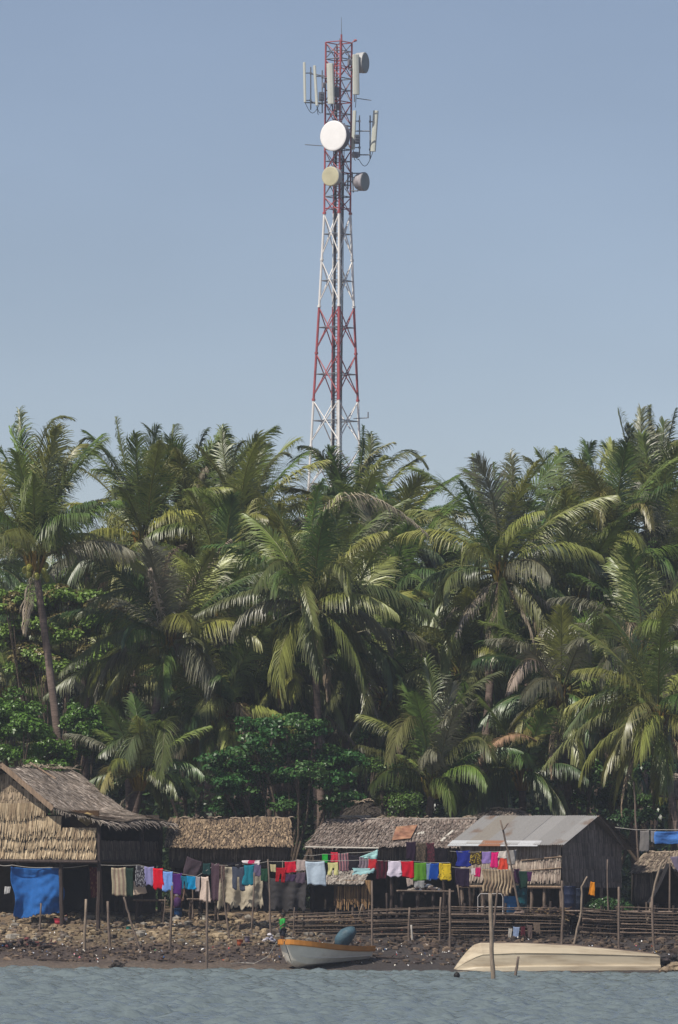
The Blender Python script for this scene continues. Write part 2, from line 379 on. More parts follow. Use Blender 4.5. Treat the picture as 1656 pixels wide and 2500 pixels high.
        mb.f.append(tuple(range(n))[::-1]); mb.f.append(tuple(range(n, 2*n))); mb.m += [0, 0]; mb.c += [(1, 1, 1)]*2
        o = mb.build('panel_antenna', pan, T, bevel=0.02); tag(o, label)
        b_ = MB(); pole_t = P(px_pole, y0+(y1-y0)*0.12, TY+dy+0.25); pole_b = P(px_pole, y1+18, TY+dy+0.25)
        b_.tube([pole_t, pole_b], 0.05, 6)
        for q in (0.27, 0.95):
            pa = a.lerp(c, q)-f*hw*0.4; pz = P(px_pole, y0+(y1-y0)*q, TY+dy+0.25)
            b_.tube([pa, pz], 0.035, 5); b_.box(pz, (0.16, 0.16, 0.12))
        b_.build('mounting_pole', gal, o)
        cb = MB()
        for j, (ex, ey) in enumerate(loop or [(px_pole+4, y1+40)]):
            e1 = P(ex, ey, TY+dy+0.4); lowx = (x1+ex)/2; sag = 26 if abs(ex-x1) > 15 else 6
            pts = []
            for q in range(11):
                tt = q/10; pts.append(c.lerp(e1, tt)-Vector((0, 0, math.sin(math.pi*tt)*sag*m)))
            cb.tube(pts, 0.022, 5)
        cb.build('jumper_cable', cab, o)
    panel(743, 152, 745, 250, 9, R(-70), -0.6, 'leftmost slim white panel antenna', 759, [(782, 250)])
    panel(768, 160, 774, 258, 9, R(-62), -0.9, 'second slim panel antenna from the left', 787, [(778, 280), (784, 276)])
    panel(806, 155, 809, 254, 17, R(-15), -1.5, 'wide panel antenna in front of the lattice', 812, [(800, 268), (818, 270)])
    panel(869, 133, 870, 231, 16, R(12), -0.9, 'wide panel antenna right of the lattice near the top', 866, [(868, 262)])
    panel(866, 270, 862, 365, 9, R(-25), -0.7, 'slim panel antenna beside the white dish', 878, [(868, 392), (876, 390)])
    panel(918, 270, 911, 370, 13, R(-20), 0.2, 'rightmost panel antenna on an outrigger', 904, [(876, 388)])
    mb = MB()
    for px0, py0, px1, py1 in [(759, 180, 795, 186), (759, 249, 795, 252), (787, 190, 800, 190), (878, 320, 904, 320), (860, 320, 878, 320), (858, 378, 904, 378), (744, 250, 772, 252), (857, 423, 875, 423), (857, 466, 875, 466)]:
        mb.tube([P(px0, py0, TY-0.3), P(px1, py1, TY-0.3)], 0.045, 6)
    mb.tube([P(871, 240, TY-0.4), P(907, 245, TY-0.4)], 0.03, 5); mb.tube([P(745, 353, TY-0.4), P(800, 357, TY-0.4)], 0.03, 5)
    mb.tube([P(863, 1022, TY), P(899, 1020, TY)], 0.035, 5); mb.tube([P(899, 1021, TY), P(899, 1006, TY)], 0.05, 6)
    mb.tube([P(728, 1133, TY), P(765, 1136, TY)], 0.035, 5); mb.tube([P(729, 1135, TY), P(729, 1118, TY)], 0.06, 6)
    mb.tube([P(860, 420, TY-0.2), P(863, 470, TY-0.2)], 0.05, 6)
    mb.build('outrigger_arms', gal, T)
    for (px, py, wd, hg) in [(855, 152, 10, 13), (858, 170, 8, 6), (785, 236, 11, 22), (822, 225, 14, 24), (872, 340, 13, 22), (868, 378, 14, 14), (826, 262, 12, 14), (792, 208, 8, 12)]:
        mb = MB(); c = P(px, py, TY-0.8); mb.box(c, (wd*m, 0.28, hg*m), 0.4)
        for j in range(3): mb.box(c+Vector((0, -0.16, (j-1)*hg*m*0.28)), (wd*m*0.8, 0.06, hg*m*0.1), 0.4)
        mb.build('radio_unit', [dk if hg < 20 else mat('radio_grey', (0.16, 0.17, 0.2), 0.5)], T, bevel=0.015)
tower()

# ================================================================== PALMS
nrs = np.random.RandomState(7)
def norm(a): return a/np.maximum(np.linalg.norm(a, axis=-1, keepdims=True), 1e-9)
def frond_arrays(rng, pts, leaf=0.95, hang=0.5, col=(0.06, 0.10, 0.025), nleaf=96, wid=0.042, ragged=0.0, wind=(0.12, 0, 0), split=0.8, start=0.16):
    """pts: (n,3) rachis. returns V, F(4), C"""
    pts = np.asarray(pts, float); n = len(pts)
    seg = np.linalg.norm(np.diff(pts, axis=0), axis=1); s = np.concatenate([[0], np.cumsum(seg)]); s /= s[-1]
    t = np.linspace(start, 0.995, nleaf)
    pos = np.stack([np.interp(t, s, pts[:, i]) for i in range(3)], 1)
    pos2 = np.stack([np.interp(np.minimum(t+0.03, 1.0), s, pts[:, i]) for i in range(3)], 1)
    pos1 = np.stack([np.interp(t-0.03, s, pts[:, i]) for i in range(3)], 1)
    tan = norm(pos2-pos1)
    # frond frame: fixed side vector
    d = pts[-1]-pts[0]; mid = pts[n//2]-(pts[0]+pts[-1])/2
    sd_ = np.cross(d, np.array([0, 0, 1.0]))
    if np.linalg.norm(sd_) < 0.35*np.linalg.norm(d): sd_ = sd_+np.cross(d, mid+np.array([0.01, 0.3, 0]))*0.6
    sd_ = sd_/max(1e-6, np.linalg.norm(sd_)); tw = rng.uniform(-0.5, 0.5)
    side = norm(sd_[None, :]-tan*(tan@sd_)[:, None]); up = norm(np.cross(side, tan))
    up = up*np.sign(up[:, 2:3]+0.05)
    side = norm(side*math.cos(tw)+up*math.sin(tw)); up = norm(np.cross(side, tan)); up = np.where(up[:, 2:3] < -0.2, -up, up)
    ln = leaf*(np.interp(t, [0.1, 0.25, 0.5, 0.75, 0.93, 1.0], [0.55, 0.9, 1.0, 0.85, 0.5, 0.28]))
    Vs, Fs, Cs = [], [], []; g = np.array([0, 0, -1.0]); base = 0
    for sg in (-1, 1):
        jit = rng.normal(0, 0.07, (nleaf, 3)); l = ln*rng.uniform(0.75, 1.15, nleaf)*(1+0.12*np.sin(t*rng.uniform(9, 22)+rng.uniform(0, 6)))
        if ragged: l *= np.where(rng.rand(nleaf) < ragged, rng.uniform(0.2, 0.7, nleaf), 1)
        fwd = np.interp(t, [0.1, 0.6, 1.0], [0.6, 0.9, 1.8])[:, None]
        d0 = norm(tan*fwd+side*sg*split+up*0.28+jit+g*hang*0.35)
        hg = hang*rng.uniform(0.75, 1.35, (nleaf, 1))*(1+0.35*np.sin(t*rng.uniform(14, 30)+rng.uniform(0, 6)))[:, None]
        d1 = norm(d0+g*hg*1.0+np.array(wind)); d2 = norm(d1+g*hg*1.3+np.array(wind)*1.6+rng.normal(0, 0.05, (nleaf, 3)))
        wv = norm(tan-d0*np.sum(tan*d0, 1, keepdims=True)+0.35*up); w_ = wid*rng.uniform(0.8, 1.2, (nleaf, 1))
        p0 = pos+rng.normal(0, 0.006, (nleaf, 3)); p1 = p0+d0*(l*0.36)[:, None]; p2 = p1+d1*(l*0.36)[:, None]; p3 = p2+d2*(l*0.32)[:, None]
        v = np.stack([p0-wv*w_*0.3, p0+wv*w_*0.3, p1+wv*w_*0.5, p1-wv*w_*0.5, p2+wv*w_*0.42, p2-wv*w_*0.42, p3+wv*0.006, p3-wv*0.006], 1).reshape(-1, 3)
        o = base+np.arange(nleaf)*8
        f = np.stack([np.stack([o, o+1, o+2, o+3], 1), np.stack([o+3, o+2, o+4, o+5], 1), np.stack([o+5, o+4, o+6, o+7], 1)], 1).reshape(-1, 4)
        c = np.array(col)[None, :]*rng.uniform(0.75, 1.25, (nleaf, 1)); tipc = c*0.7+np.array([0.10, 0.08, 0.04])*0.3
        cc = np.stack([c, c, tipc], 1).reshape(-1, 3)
        Vs.append(v); Fs.append(f); Cs.append(cc); base += nleaf*8
    # rachis strip: thin 4-sided tube
    rr = np.interp(s, [0, 0.15, 1], [0.055, 0.032, 0.008]); a = norm(np.cross(np.gradient(pts, axis=0), np.array([0.2, 1, 0.1]))); b_ = norm(np.cross(np.gradient(pts, axis=0), a))
    ring = np.stack([pts+a*rr[:, None], pts+b_*rr[:, None], pts-a*rr[:, None], pts-b_*rr[:, None]], 1).reshape(-1, 3)
    i0 = base+np.arange(n-1)[:, None]*4; k = np.arange(4)[None, :]; k2 = (k+1) % 4
    f = np.stack([i0+k, i0+k2, i0+4+k2, i0+4+k], -1).reshape(-1, 4)
    rc = np.array(col)*0.5+np.array([0.16, 0.13, 0.035])*0.6
    Vs.append(ring); Fs.append(f); Cs.append(np.tile(rc, (len(f), 1)))
    return np.concatenate(Vs), np.concatenate(Fs), np.concatenate(Cs)
def rachis(c, az, el0, L, bend, wind=0.0, n=16, power=1.4, side=0.0):
    pts = [np.array(c, float)]; ds = L/(n-1)
    for i in range(1, n):
        t = i/(n-1); e_ = el0-bend*t**power; a = az+side*t
        d = np.array([math.cos(e_)*math.cos(a)+wind*t, math.cos(e_)*math.sin(a), math.sin(e_)]); d /= np.linalg.norm(d)
        pts.append(pts[-1]+d*ds)
    return np.array(pts)
def bez(p, n=18):
    p = [np.array(q, float) for q in p]
    if len(p) == 3: p = [p[0], 2*p[1]-(p[0]+p[2])/2, p[2]]
    out = []
    for i in range(n):
        t = i/(n-1)
        if len(p) == 3: out.append((1-t)**2*p[0]+2*t*(1-t)*p[1]+t*t*p[2])
        elif len(p) == 2: out.append(p[0]*(1-t)+p[1]*t)
        else: out.append((1-t)**3*p[0]+3*t*(1-t)**2*p[1]+3*t*t*(1-t)*p[2]+t**3*p[3])
    return np.array(out)
GREENS = [(0.060, 0.110, 0.030), (0.085, 0.132, 0.032), (0.115, 0.150, 0.040), (0.165, 0.180, 0.055), (0.050, 0.088, 0.034)]
DRYC = [(0.30, 0.25, 0.19), (0.24, 0.18, 0.12), (0.36, 0.31, 0.25)]
def palm(label, px, py, y, L=4.9, n=24, seed=0, low=-45, wind=0.12, dry=3, nuts=0, base=None, extra=(), group=None, az0=None, hi=84, lw=1.0, trunk_r=0.17, flat=0.9, nleaf=96, droop=1.0):
    rng = np.random.RandomState(seed+100)
    c = P(px, py, y)
    bx = base[0] if base else px+rng.uniform(-30, 30)
    by_ = y+rng.uniform(-1, 1); g = P(bx, base[1] if base else py+300, by_)
    gz = ground_z(g.x, by_)
    if base: # keep the direction seen in the photo down to the ground
        k = (c.z-gz)/max(0.3, c.z-g.z); bpt = c.lerp(g, k); bpt.z = gz
    else: bpt = Vector((g.x, by_, gz))
    T = empty('coconut_palm', bpt, label, 'palm tree', group)
    mb = MB(); N = 26; pts = []; rad = []; cols = []
    for i in range(N):
        t = i/(N-1); p = bpt.lerp(c, t); cv = math.sin(t*math.pi)*rng.uniform(0.9, 1.1)*(0.25 if not base else 0.12)
        p.x += cv*(1 if seed % 2 else -1); p.z -= 0.15*(t == 1); pts.append(p)
        rad.append((trunk_r*(1.45-0.45*min(1, t*6)))*(1-0.28*t)*(1+0.05*(i % 2))); q = rng.uniform(0.75, 1.15); cols.append((q, q, q))
    mb.tube(pts, rad, 10, cols=cols); mb.build('trunk', M_TRUNK, T, smooth=True)
    n = int(n*1.15) if L > 4.05 else n
    VV, FF, CC = [], [], []; off = 0; DV, DF, DC = [], [], []; doff = 0
    for i in range(n):
        q = (i+0.5)/n; az = i*2.39996+seed
        e0 = R(hi+(low-hi)*q**1.3)+rng.normal(0, 0.10)
        Lf = L*rng.uniform(0.85, 1.1)*(0.8+0.2*math.sin(math.pi*min(1, q*1.6+0.1)))
        bend = R(26+66*min(1, q*1.3)*droop+rng.uniform(-12, 16))
        if e0 < 0: bend *= 0.7
        rp = rachis(c+Vector((0.12*math.cos(az), 0.12*math.sin(az), 0.1)), az, e0, Lf, bend, wind*rng.uniform(0.5, 1.5), side=rng.normal(0, 0.25))
        col = np.array(GREENS[rng.randint(0, 5) if q > 0.25 else rng.choice([1, 2, 3])])
        if rng.rand() < 0.16: col = np.array((0.19, 0.19, 0.055))
        col = col*rng.uniform(1.0, 1.75)*np.array([1.10, 1.13, 0.92])
        if rng.rand() < 0.13: col = np.array((0.20, 0.20, 0.13))
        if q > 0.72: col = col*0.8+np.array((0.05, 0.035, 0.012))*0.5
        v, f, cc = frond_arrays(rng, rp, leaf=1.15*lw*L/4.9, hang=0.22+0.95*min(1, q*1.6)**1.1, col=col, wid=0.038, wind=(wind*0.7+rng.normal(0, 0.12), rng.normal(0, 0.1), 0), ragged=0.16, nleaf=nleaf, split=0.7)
        VV.append(v); FF.append(f+off); CC.append(cc); off += len(v)
    for i in range(dry):
        az = rng.uniform(0, 6.28); rp = rachis(c-Vector((0, 0, 0.25)), az, R(rng.uniform(-75, -15)), L*rng.uniform(0.6, 0.85), R(rng.uniform(25, 60)), 0)
        v, f, cc = frond_arrays(rng, rp, leaf=0.6*lw, hang=1.2, col=DRYC[rng.randint(0, 3)], wid=0.04, ragged=0.4, nleaf=50)
        DV.append(v); DF.append(f+doff); DC.append(cc); doff += len(v)
    for ex in extra:
        kind, pl = ex[0], ex[1]; kw = dict(ex[2]) if len(ex) > 2 else {}
        dys = kw.pop('dy', [0]*len(pl)); pp = [P(a, b2, y+d_) for (a, b2), d_ in zip(pl, dys)]
        rp = bez([tuple(q) for q in pp])
        if kind == 'g':
            a = dict(leaf=0.95, hang=0.6, col=(0.12, 0.15, 0.045), ragged=0.1); a.update(kw)
            v, f, cc = frond_arrays(rng, rp, **a); VV.append(v); FF.append(f+off); CC.append(cc); off += len(v)
        else:
            a = dict(leaf=0.7, hang=1.0, col=DRYC[0], ragged=0.35, wid=0.045, nleaf=66); a.update(kw)
            v, f, cc = frond_arrays(rng, rp, **a); DV.append(v); DF.append(f+doff); DC.append(cc); doff += len(v)
    mesh_obj('crown', np.concatenate(VV), np.concatenate(FF), M_FROND, T, cols=np.concatenate(CC))
    if DV: mesh_obj('dry_fronds', np.concatenate(DV), np.concatenate(DF), M_DRY, T, cols=np.concatenate(DC))
    # leaf bases at the top of the trunk
    mb = MB(); rn = random.Random(seed)
    for i in range(16):
        az = i*2.4; a = c+Vector((0.13*math.cos(az), 0.13*math.sin(az), -0.35)); e_ = a+Vector((0.3*math.cos(az), 0.3*math.sin(az), 0.75))
        mb.tube([a, a.lerp(e_, 0.5)+Vector((0.04*math.cos(az), 0.04*math.sin(az), 0)), e_], [0.07, 0.05, 0.035], 5, col=(0.9+0.5*rn.random(), 0.8+0.4*rn.random(), 0.4))
    mb.build('frond_bases', mat('frond_sheath', (0.19, 0.14, 0.07), 0.8, 0.3, 5), T)
    for i in range(nuts):
        az = rn.uniform(0, 6.28) if i % 3 else 4.7+rn.uniform(-1, 1); mb = MB(); r = rn.uniform(0.10, 0.125)
        mb.lump(c+Vector((rn.uniform(.28, .45)*math.cos(az), rn.uniform(.28, .45)*math.sin(az), rn.uniform(-0.75, -0.05))), r, rn, n=10, k=7, flat=(1, 1, 1.25), rough=0.03)
        mb.build('coconut', mat('young_coconut', (0.30, 0.30, 0.06), 0.4, 0.15, 6), T, smooth=True)
    return T

# hero palms, each at its place: (label, crown pixel, depth, ...)
palm('tall coconut palm at the left edge with a bare leaning trunk and nuts', 86, 1375, 16.5, 5.2, 24, 1, low=28, wind=0.10, dry=1, nuts=11, base=(131, 1780), hi=88, droop=0.5,
     extra=[('g', [(90, 1365), (110, 1130), (165, 1190)], dict(col=(0.15, 0.18, 0.05))), ('g', [(88, 1360), (60, 1120), (48, 1000)], dict(hang=0.5)),
            ('g', [(95, 1365), (100, 1090), (170, 1020)], dict(col=(0.13, 0.15, 0.04))), ('g', [(95, 1370), (150, 1150), (215, 1085)], dict(col=(0.2, 0.2, 0.05), dy=[0, 1, 2])),
            ('g', [(85, 1365), (130, 1250), (110, 1190), (125, 1330)], dict(col=(0.14, 0.18, 0.05), dy=[0, -1, -1.5, -2]))])
palm('palm with a bleached white dead frond standing up in the left middle', 418, 1572, 21, 5.0, 22, 2, low=-25, wind=0.02, dry=1, hi=70, base=(335, 1990),
     extra=[('d', [(412, 1560), (385, 1480), (350, 1340), (375, 1400)], dict(col=(0.5, 0.42, 0.34), leaf=0.45, hang=0.9, split=0.3, wid=0.07, dy=[0, -1.5, -2.5, -2.5])),
            ('d', [(420, 1560), (470, 1430), (560, 1320)], dict(col=(0.34, 0.27, 0.2), leaf=0.8, hang=0.9, dy=[0, -1, -1.5])),
            ('d', [(418, 1560), (400, 1400), (450, 1330)], dict(col=(0.26, 0.2, 0.14), dy=[0, -.5, -.5])),
            ('g', [(418, 1565), (300, 1540), (150, 1640)], dict(dy=[0, -1, -2])), ('g', [(418, 1565), (330, 1440), (190, 1500)], dict(dy=[0, -1, -1])),
            ('g', [(412, 1575), (480, 1560), (500, 1590)], dict(dy=[0, -2, -3], col=(0.2, 0.22, 0.08), leaf=0.5)),
            ('g', [(412, 1575), (250, 1610), (110, 1700)], dict(dy=[0, -1, -1]))])
palm('palm in the centre with a yellow nut cluster and a hanging frond on its trunk', 760, 1490, 20, 5.0, 22, 3, low=-35, wind=0.1, dry=1, nuts=7, base=(768, 1720),
     extra=[('g', [(745, 1480), (740, 1430), (775, 1560)], dict(col=(0.25, 0.28, 0.09), dy=[0, -1.5, -2], leaf=0.7)),
            ('g', [(790, 1470), (810, 1350), (830, 1340), (850, 1440)], dict(col=(0.24, 0.27, 0.08), dy=[0, -1.5, -2, -2.5], leaf=0.8)),
            ('g', [(760, 1470), (900, 1430), (1060, 1500)], dict(col=(0.09, 0.12, 0.04), hang=1.1, dy=[0, -1, -2], leaf=1.25)),
            ('g', [(760, 1480), (640, 1440), (480, 1500)], dict(col=(0.13, 0.15, 0.05), hang=0.9, dy=[0, -1, -2])),
            ('g', [(745, 1470), (690, 1370), (620, 1440)], dict(col=(0.13, 0.16, 0.05), hang=0.8, dy=[0, -1, -2])),
            ('d', [(760, 1480), (830, 1220), (1040, 1300)], dict(col=(0.38, 0.33, 0.24), hang=1.1, dy=[0, -1, -1.5], leaf=0.9, ragged=0.15)),
            ('g', [(770, 1470), (760, 1300), (790, 1170)], dict(col=(0.16, 0.26, 0.04), leaf=0.6, dy=[0, -.5, -1]))])
palm('palm whose windblown crown stands in front of the tower foot', 876, 1305, 36, 4.0, 26, 4, low=-40, wind=0.2, dry=3, hi=68,
     extra=[('g', [(862, 1280), (800, 1130), (730, 1090)], dict(dy=[0, -1, -2])), ('g', [(865, 1280), (880, 1150), (888, 1040)], dict(col=(0.08, 0.15, 0.03), leaf=0.4)),
            ('g', [(868, 1280), (900, 1130), (905, 1060)], dict()), ('g', [(870, 1280), (960, 1120), (1040, 1135)], dict(col=(0.12, 0.14, 0.06))),
            ('d', [(868, 1285), (880, 1150), (960, 1080)], dict(col=(0.3, 0.3, 0.16)))])
palm('palm right of the tower with its crown against the sky', 968, 1325, 33, 3.6, 24, 5, low=-45, wind=0.22, dry=2, hi=70)
palm('palm with a dark brown hanging skirt right of centre', 1222, 1400, 24, 5.0, 24, 6, low=-30, wind=0.05, dry=7, hi=88, droop=0.75, base=(1205, 1650),
     extra=[('g', [(1215, 1390), (1175, 1230), (1155, 1110)], dict(leaf=0.7)), ('g', [(1222, 1390), (1215, 1240), (1205, 1130)], dict(leaf=0.4, col=(0.1, 0.17, 0.04))),
            ('g', [(1228, 1390), (1250, 1200), (1245, 1110)], dict(col=(0.16, 0.17, 0.06))), ('g', [(1228, 1390), (1270, 1220), (1290, 1150)], dict(leaf=0.8)),
            ('g', [(1222, 1410), (1340, 1330), (1480, 1400)], dict(hang=1.1, col=(0.07, 0.10, 0.04), dy=[0, -1, -1])),
            ('g', [(1215, 1405), (1110, 1400), (1085, 1470)], dict(hang=0.9, col=(0.15, 0.18, 0.06), dy=[0, -1, -2]))])
palm('small upright palm crown between the two right skyline palms', 1375, 1285, 42, 3.6, 22, 7, low=-40, wind=0.02, dry=1, hi=86)
palm('tallest palm at the right edge with upright feather fronds', 1600, 1300, 34, 4.3, 26, 8, low=-45, wind=0.0, dry=2, hi=90, droop=0.8,
     extra=[('g', [(1580, 1280), (1540, 1130), (1510, 1005)], dict(leaf=0.95, hang=0.35)), ('g', [(1585, 1290), (1550, 1150), (1538, 1040)], dict(leaf=0.9, hang=0.3, col=(0.08, 0.12, 0.04))), ('g', [(1605, 1290), (1615, 1150), (1622, 1030)], dict(leaf=0.95, hang=0.3, col=(0.09, 0.13, 0.04))), ('g', [(1590, 1280), (1570, 1110), (1565, 1000)], dict(leaf=0.95, hang=0.3, col=(0.13, 0.15, 0.05))),
            ('g', [(1595, 1280), (1590, 1110), (1586, 990)], dict(leaf=0.5)), ('g', [(1600, 1280), (1625, 1110), (1650, 1000)], dict(leaf=0.8)),
            ('g', [(1590, 1270), (1530, 1110), (1470, 1130)], dict(col=(0.15, 0.16, 0.05), dy=[0, -1, -1]))])
palm('palm with a bright yellow drooping frond left of the tallest right palm', 1492, 1345, 29, 4.7, 24, 9, low=-35, wind=-0.05, dry=1,
     extra=[('g', [(1490, 1330), (1470, 1200), (1465, 1290)], dict(col=(0.30, 0.28, 0.09), dy=[0, -1.5, -2.2], leaf=0.8)),
            ('g', [(1495, 1340), (1560, 1230), (1590, 1290)], dict(col=(0.26, 0.24, 0.09), dy=[0, -1, -2], leaf=0.7)),
            ('g', [(1490, 1340), (1380, 1220), (1330, 1250)], dict(dy=[0, -1, -1])), ('g', [(1490, 1345), (1400, 1330), (1330, 1440)], dict(hang=1.1, dy=[0, -1, -2]))])
palm('right foreground palm with a thin bare trunk beside the far right hut', 1608, 1750, 15, 4.7, 22, 10, low=-35, wind=-0.05, dry=2, nuts=4, base=(1650, 1960), hi=70, trunk_r=0.14,
     extra=[('g', [(1605, 1740), (1480, 1740), (1330, 1870)], dict(col=(0.19, 0.21, 0.07), hang=0.7, dy=[0, -1, -2])), ('g', [(1605, 1740), (1500, 1680), (1380, 1790)], dict(col=(0.1, 0.14, 0.04), dy=[0, -1, -1])),
            ('g', [(1600, 1740), (1550, 1730), (1510, 1840)], dict(col=(0.2, 0.2, 0.07), dy=[0, -2, -2])), ('g', [(1615, 1740), (1690, 1690), (1740, 1800)], dict(col=(0.18, 0.2, 0.07), dy=[0, -1, -1]))])
palm('palm with a hanging grey brown frond and reddish heart at right', 1368, 1700, 21, 4.5, 20, 11, low=-30, wind=-0.05, dry=4, hi=75,
     extra=[('d', [(1360, 1690), (1300, 1610), (1240, 1690)], dict(col=(0.42, 0.34, 0.28), leaf=0.7, dy=[0, -1, -2], ragged=0.1)),
            ('g', [(1350, 1705), (1300, 1740), (1250, 1800)], dict(col=(0.22, 0.2, 0.06), dy=[0, -1, -2])), ('g', [(1360, 1700), (1330, 1760), (1290, 1820)], dict(col=(0.24, 0.23, 0.07), dy=[0, -1, -2], leaf=0.6)),
            ('g', [(1370, 1700), (1450, 1570), (1480, 1600)], dict(col=(0.25, 0.26, 0.1), leaf=0.5, dy=[0, -1, -2]))])
palm('short stemmed palm rooted right behind the long brown thatch roof', 1058, 1925, 18.5, 4.0, 20, 12, low=15, wind=0.05, dry=0, hi=86, base=(1052, 1990),
     extra=[('g', [(1050, 1900), (1010, 1750), (945, 1860)], dict(col=(0.2, 0.2, 0.07), dy=[0, -1, -2], leaf=0.9)), ('g', [(1055, 1890), (1060, 1750), (1040, 1610)], dict(col=(0.11, 0.15, 0.04))),
            ('g', [(1060, 1890), (1120, 1720), (1220, 1640)], dict(col=(0.1, 0.12, 0.04))), ('g', [(1060, 1900), (1150, 1800), (1200, 1850)], dict(col=(0.14, 0.16, 0.05), dy=[0, -1, -2])),
            ('g', [(1045, 1910), (980, 1860), (880, 1820)], dict(col=(0.12, 0.13, 0.04), dy=[0, 0, -1]))])
palm('palm with an orange brown dead frond above the corrugated roof', 1275, 1905, 20, 3.6, 16, 13, low=15, wind=-0.03, dry=0, hi=75, base=(1265, 2050),
     extra=[('d', [(1310, 1810), (1230, 1800), (1150, 1880)], dict(col=(0.42, 0.26, 0.16), hang=0.5, leaf=0.5, dy=[-1, -2, -2], ragged=0.1)),
            ('g', [(1270, 1900), (1210, 1910), (1110, 2000)], dict(hang=1.2, leaf=1.2, col=(0.07, 0.1, 0.035), dy=[0, -1, -2])),
            ('g', [(1270, 1900), (1330, 1910), (1380, 1980)], dict(hang=1.2, leaf=1.1, col=(0.08, 0.11, 0.035), dy=[0, -1, -2])),
            ('g', [(1270, 1900), (1250, 1810), (1230, 1790), (1110, 1800)], dict(col=(0.14, 0.15, 0.06), dy=[0, -1, -1, -1]))])
palm('palm with bright arching fronds right of the central green tree', 1135, 1655, 25, 4.6, 22, 14, low=-50, wind=0.0, dry=2,
     extra=[('g', [(1135, 1640), (1120, 1520), (1080, 1640)], dict(col=(0.24, 0.28, 0.09), dy=[0, -1.5, -2])), ('g', [(1140, 1640), (1170, 1480), (1150, 1650), (1130, 1710)], dict(col=(0.2, 0.22, 0.08), dy=[0, -1, -2, -2])),
            ('g', [(1135, 1640), (1150, 1470), (1230, 1400)], dict(col=(0.2, 0.22, 0.08)))])
palm('palm with one long twisted frond hanging above the green tree', 838, 1560, 24, 4.7, 20, 15, low=-40, wind=0.05, dry=2,
     extra=[('g', [(830, 1540), (880, 1600), (930, 1700), (860, 1790)], dict(col=(0.2, 0.21, 0.09), hang=0.6, dy=[0, -3, -5, -5], leaf=0.8)),
            ('g', [(800, 1550), (820, 1650), (790, 1740)], dict(col=(0.14, 0.15, 0.06), dy=[0, -3, -4]))])
palm('brown tinged palm with a ragged upright crown at the right edge', 1570, 1600, 22, 4.6, 22, 16, low=-40, wind=0.0, dry=6, hi=85,
     extra=[('d', [(1565, 1590), (1540, 1520), (1530, 1480), (1535, 1580)], dict(col=(0.36, 0.29, 0.2), dy=[0, -1, -2, -2])), ('g', [(1580, 1590), (1600, 1480), (1605, 1400)], dict(col=(0.13, 0.16, 0.04)))])
palm('palm with a bright curved frond left of the central green tree', 535, 1755, 21, 4.2, 20, 17, low=-25, wind=0.0, dry=4, hi=65,
     extra=[('g', [(550, 1755), (530, 1700), (470, 1760)], dict(col=(0.3, 0.32, 0.12), dy=[0, -1.5, -2], leaf=0.9, hang=1.0)), ('d', [(560, 1750), (590, 1720), (600, 1810)], dict(col=(0.36, 0.27, 0.17), dy=[0, -1, -2])),
            ('g', [(540, 1760), (532, 1700), (524, 1660)], dict(col=(0.36, 0.26, 0.07), leaf=0.25, dy=[0, -1, -1]))])
palm('low palm with looping fronds behind the left thatched house', 340, 1905, 14.5, 3.2, 16, 18, low=5, wind=0.0, dry=1, hi=75, base=(300, 2050),
     extra=[('g', [(350, 1880), (340, 1790), (300, 1860)], dict(col=(0.14, 0.18, 0.08), dy=[0, -1, -1.5])), ('g', [(360, 1880), (330, 1800), (245, 1840)], dict(col=(0.1, 0.14, 0.05), dy=[0, 0, -1])),
            ('g', [(350, 1930), (290, 1870), (245, 1930)], dict(col=(0.3, 0.27, 0.1), dy=[0, -1, -2])), ('g', [(360, 1900), (400, 1760), (390, 1900)], dict(dy=[0, -1, -2]))])
palm('palm above the green shrubs left of the bleached frond', 290, 1690, 28, 3.8, 20, 19, low=-35, wind=0.0, dry=1,
     extra=[('g', [(262, 1680), (230, 1600), (205, 1700)], dict(col=(0.16, 0.18, 0.07), dy=[0, -1, -2]))])
palm('palm with a slim upright yellow spear behind the central green tree', 690, 1680, 22, 4.1, 20, 20, low=-35, wind=0.0, dry=3,
     extra=[('g', [(690, 1680), (700, 1640), (715, 1600)], dict(col=(0.34, 0.3, 0.08), leaf=0.3, dy=[0, -1, -1])), ('d', [(690, 1680), (720, 1620), (712, 1720)], dict(col=(0.36, 0.3, 0.22), dy=[0, -1, -1.5]))])
palm('palm with a light green fan left behind the central green tree', 610, 1640, 24, 4.2, 20, 21, low=-40, wind=0.0, dry=2,
     extra=[('g', [(615, 1640), (620, 1590), (622, 1550)], dict(col=(0.13, 0.2, 0.04), leaf=0.8))])
palm('skyline palm left of centre nearest the gap beside the left palm', 352, 1325, 33, 4.8, 26, 22, low=-35, wind=0.10, dry=2, hi=88, droop=0.8,
     extra=[('g', [(350, 1310), (310, 1150), (284, 1020)], dict(leaf=0.55)), ('g', [(350, 1310), (260, 1110), (200, 1080)], dict(col=(0.08, 0.1, 0.04))), ('g', [(350, 1310), (360, 1150), (385, 1040)], dict(col=(0.12, 0.17, 0.04)))])
palm('skyline palm with a yellow heart, middle of the left three', 470, 1315, 35, 4.8, 26, 23, low=-35, wind=0.12, dry=2, hi=88, droop=0.8,
     extra=[('g', [(470, 1300), (410, 1170), (395, 1060)], dict(col=(0.14, 0.2, 0.04), leaf=0.5)), ('g', [(470, 1300), (430, 1140), (425, 1040)], dict()), ('g', [(480, 1300), (480, 1130), (505, 1050)], dict(col=(0.06, 0.09, 0.035))),
            ('d', [(475, 1320), (500, 1150), (478, 1200)], dict(col=(0.34, 0.3, 0.22), dy=[0, -1.5, -2.5], leaf=0.5))])
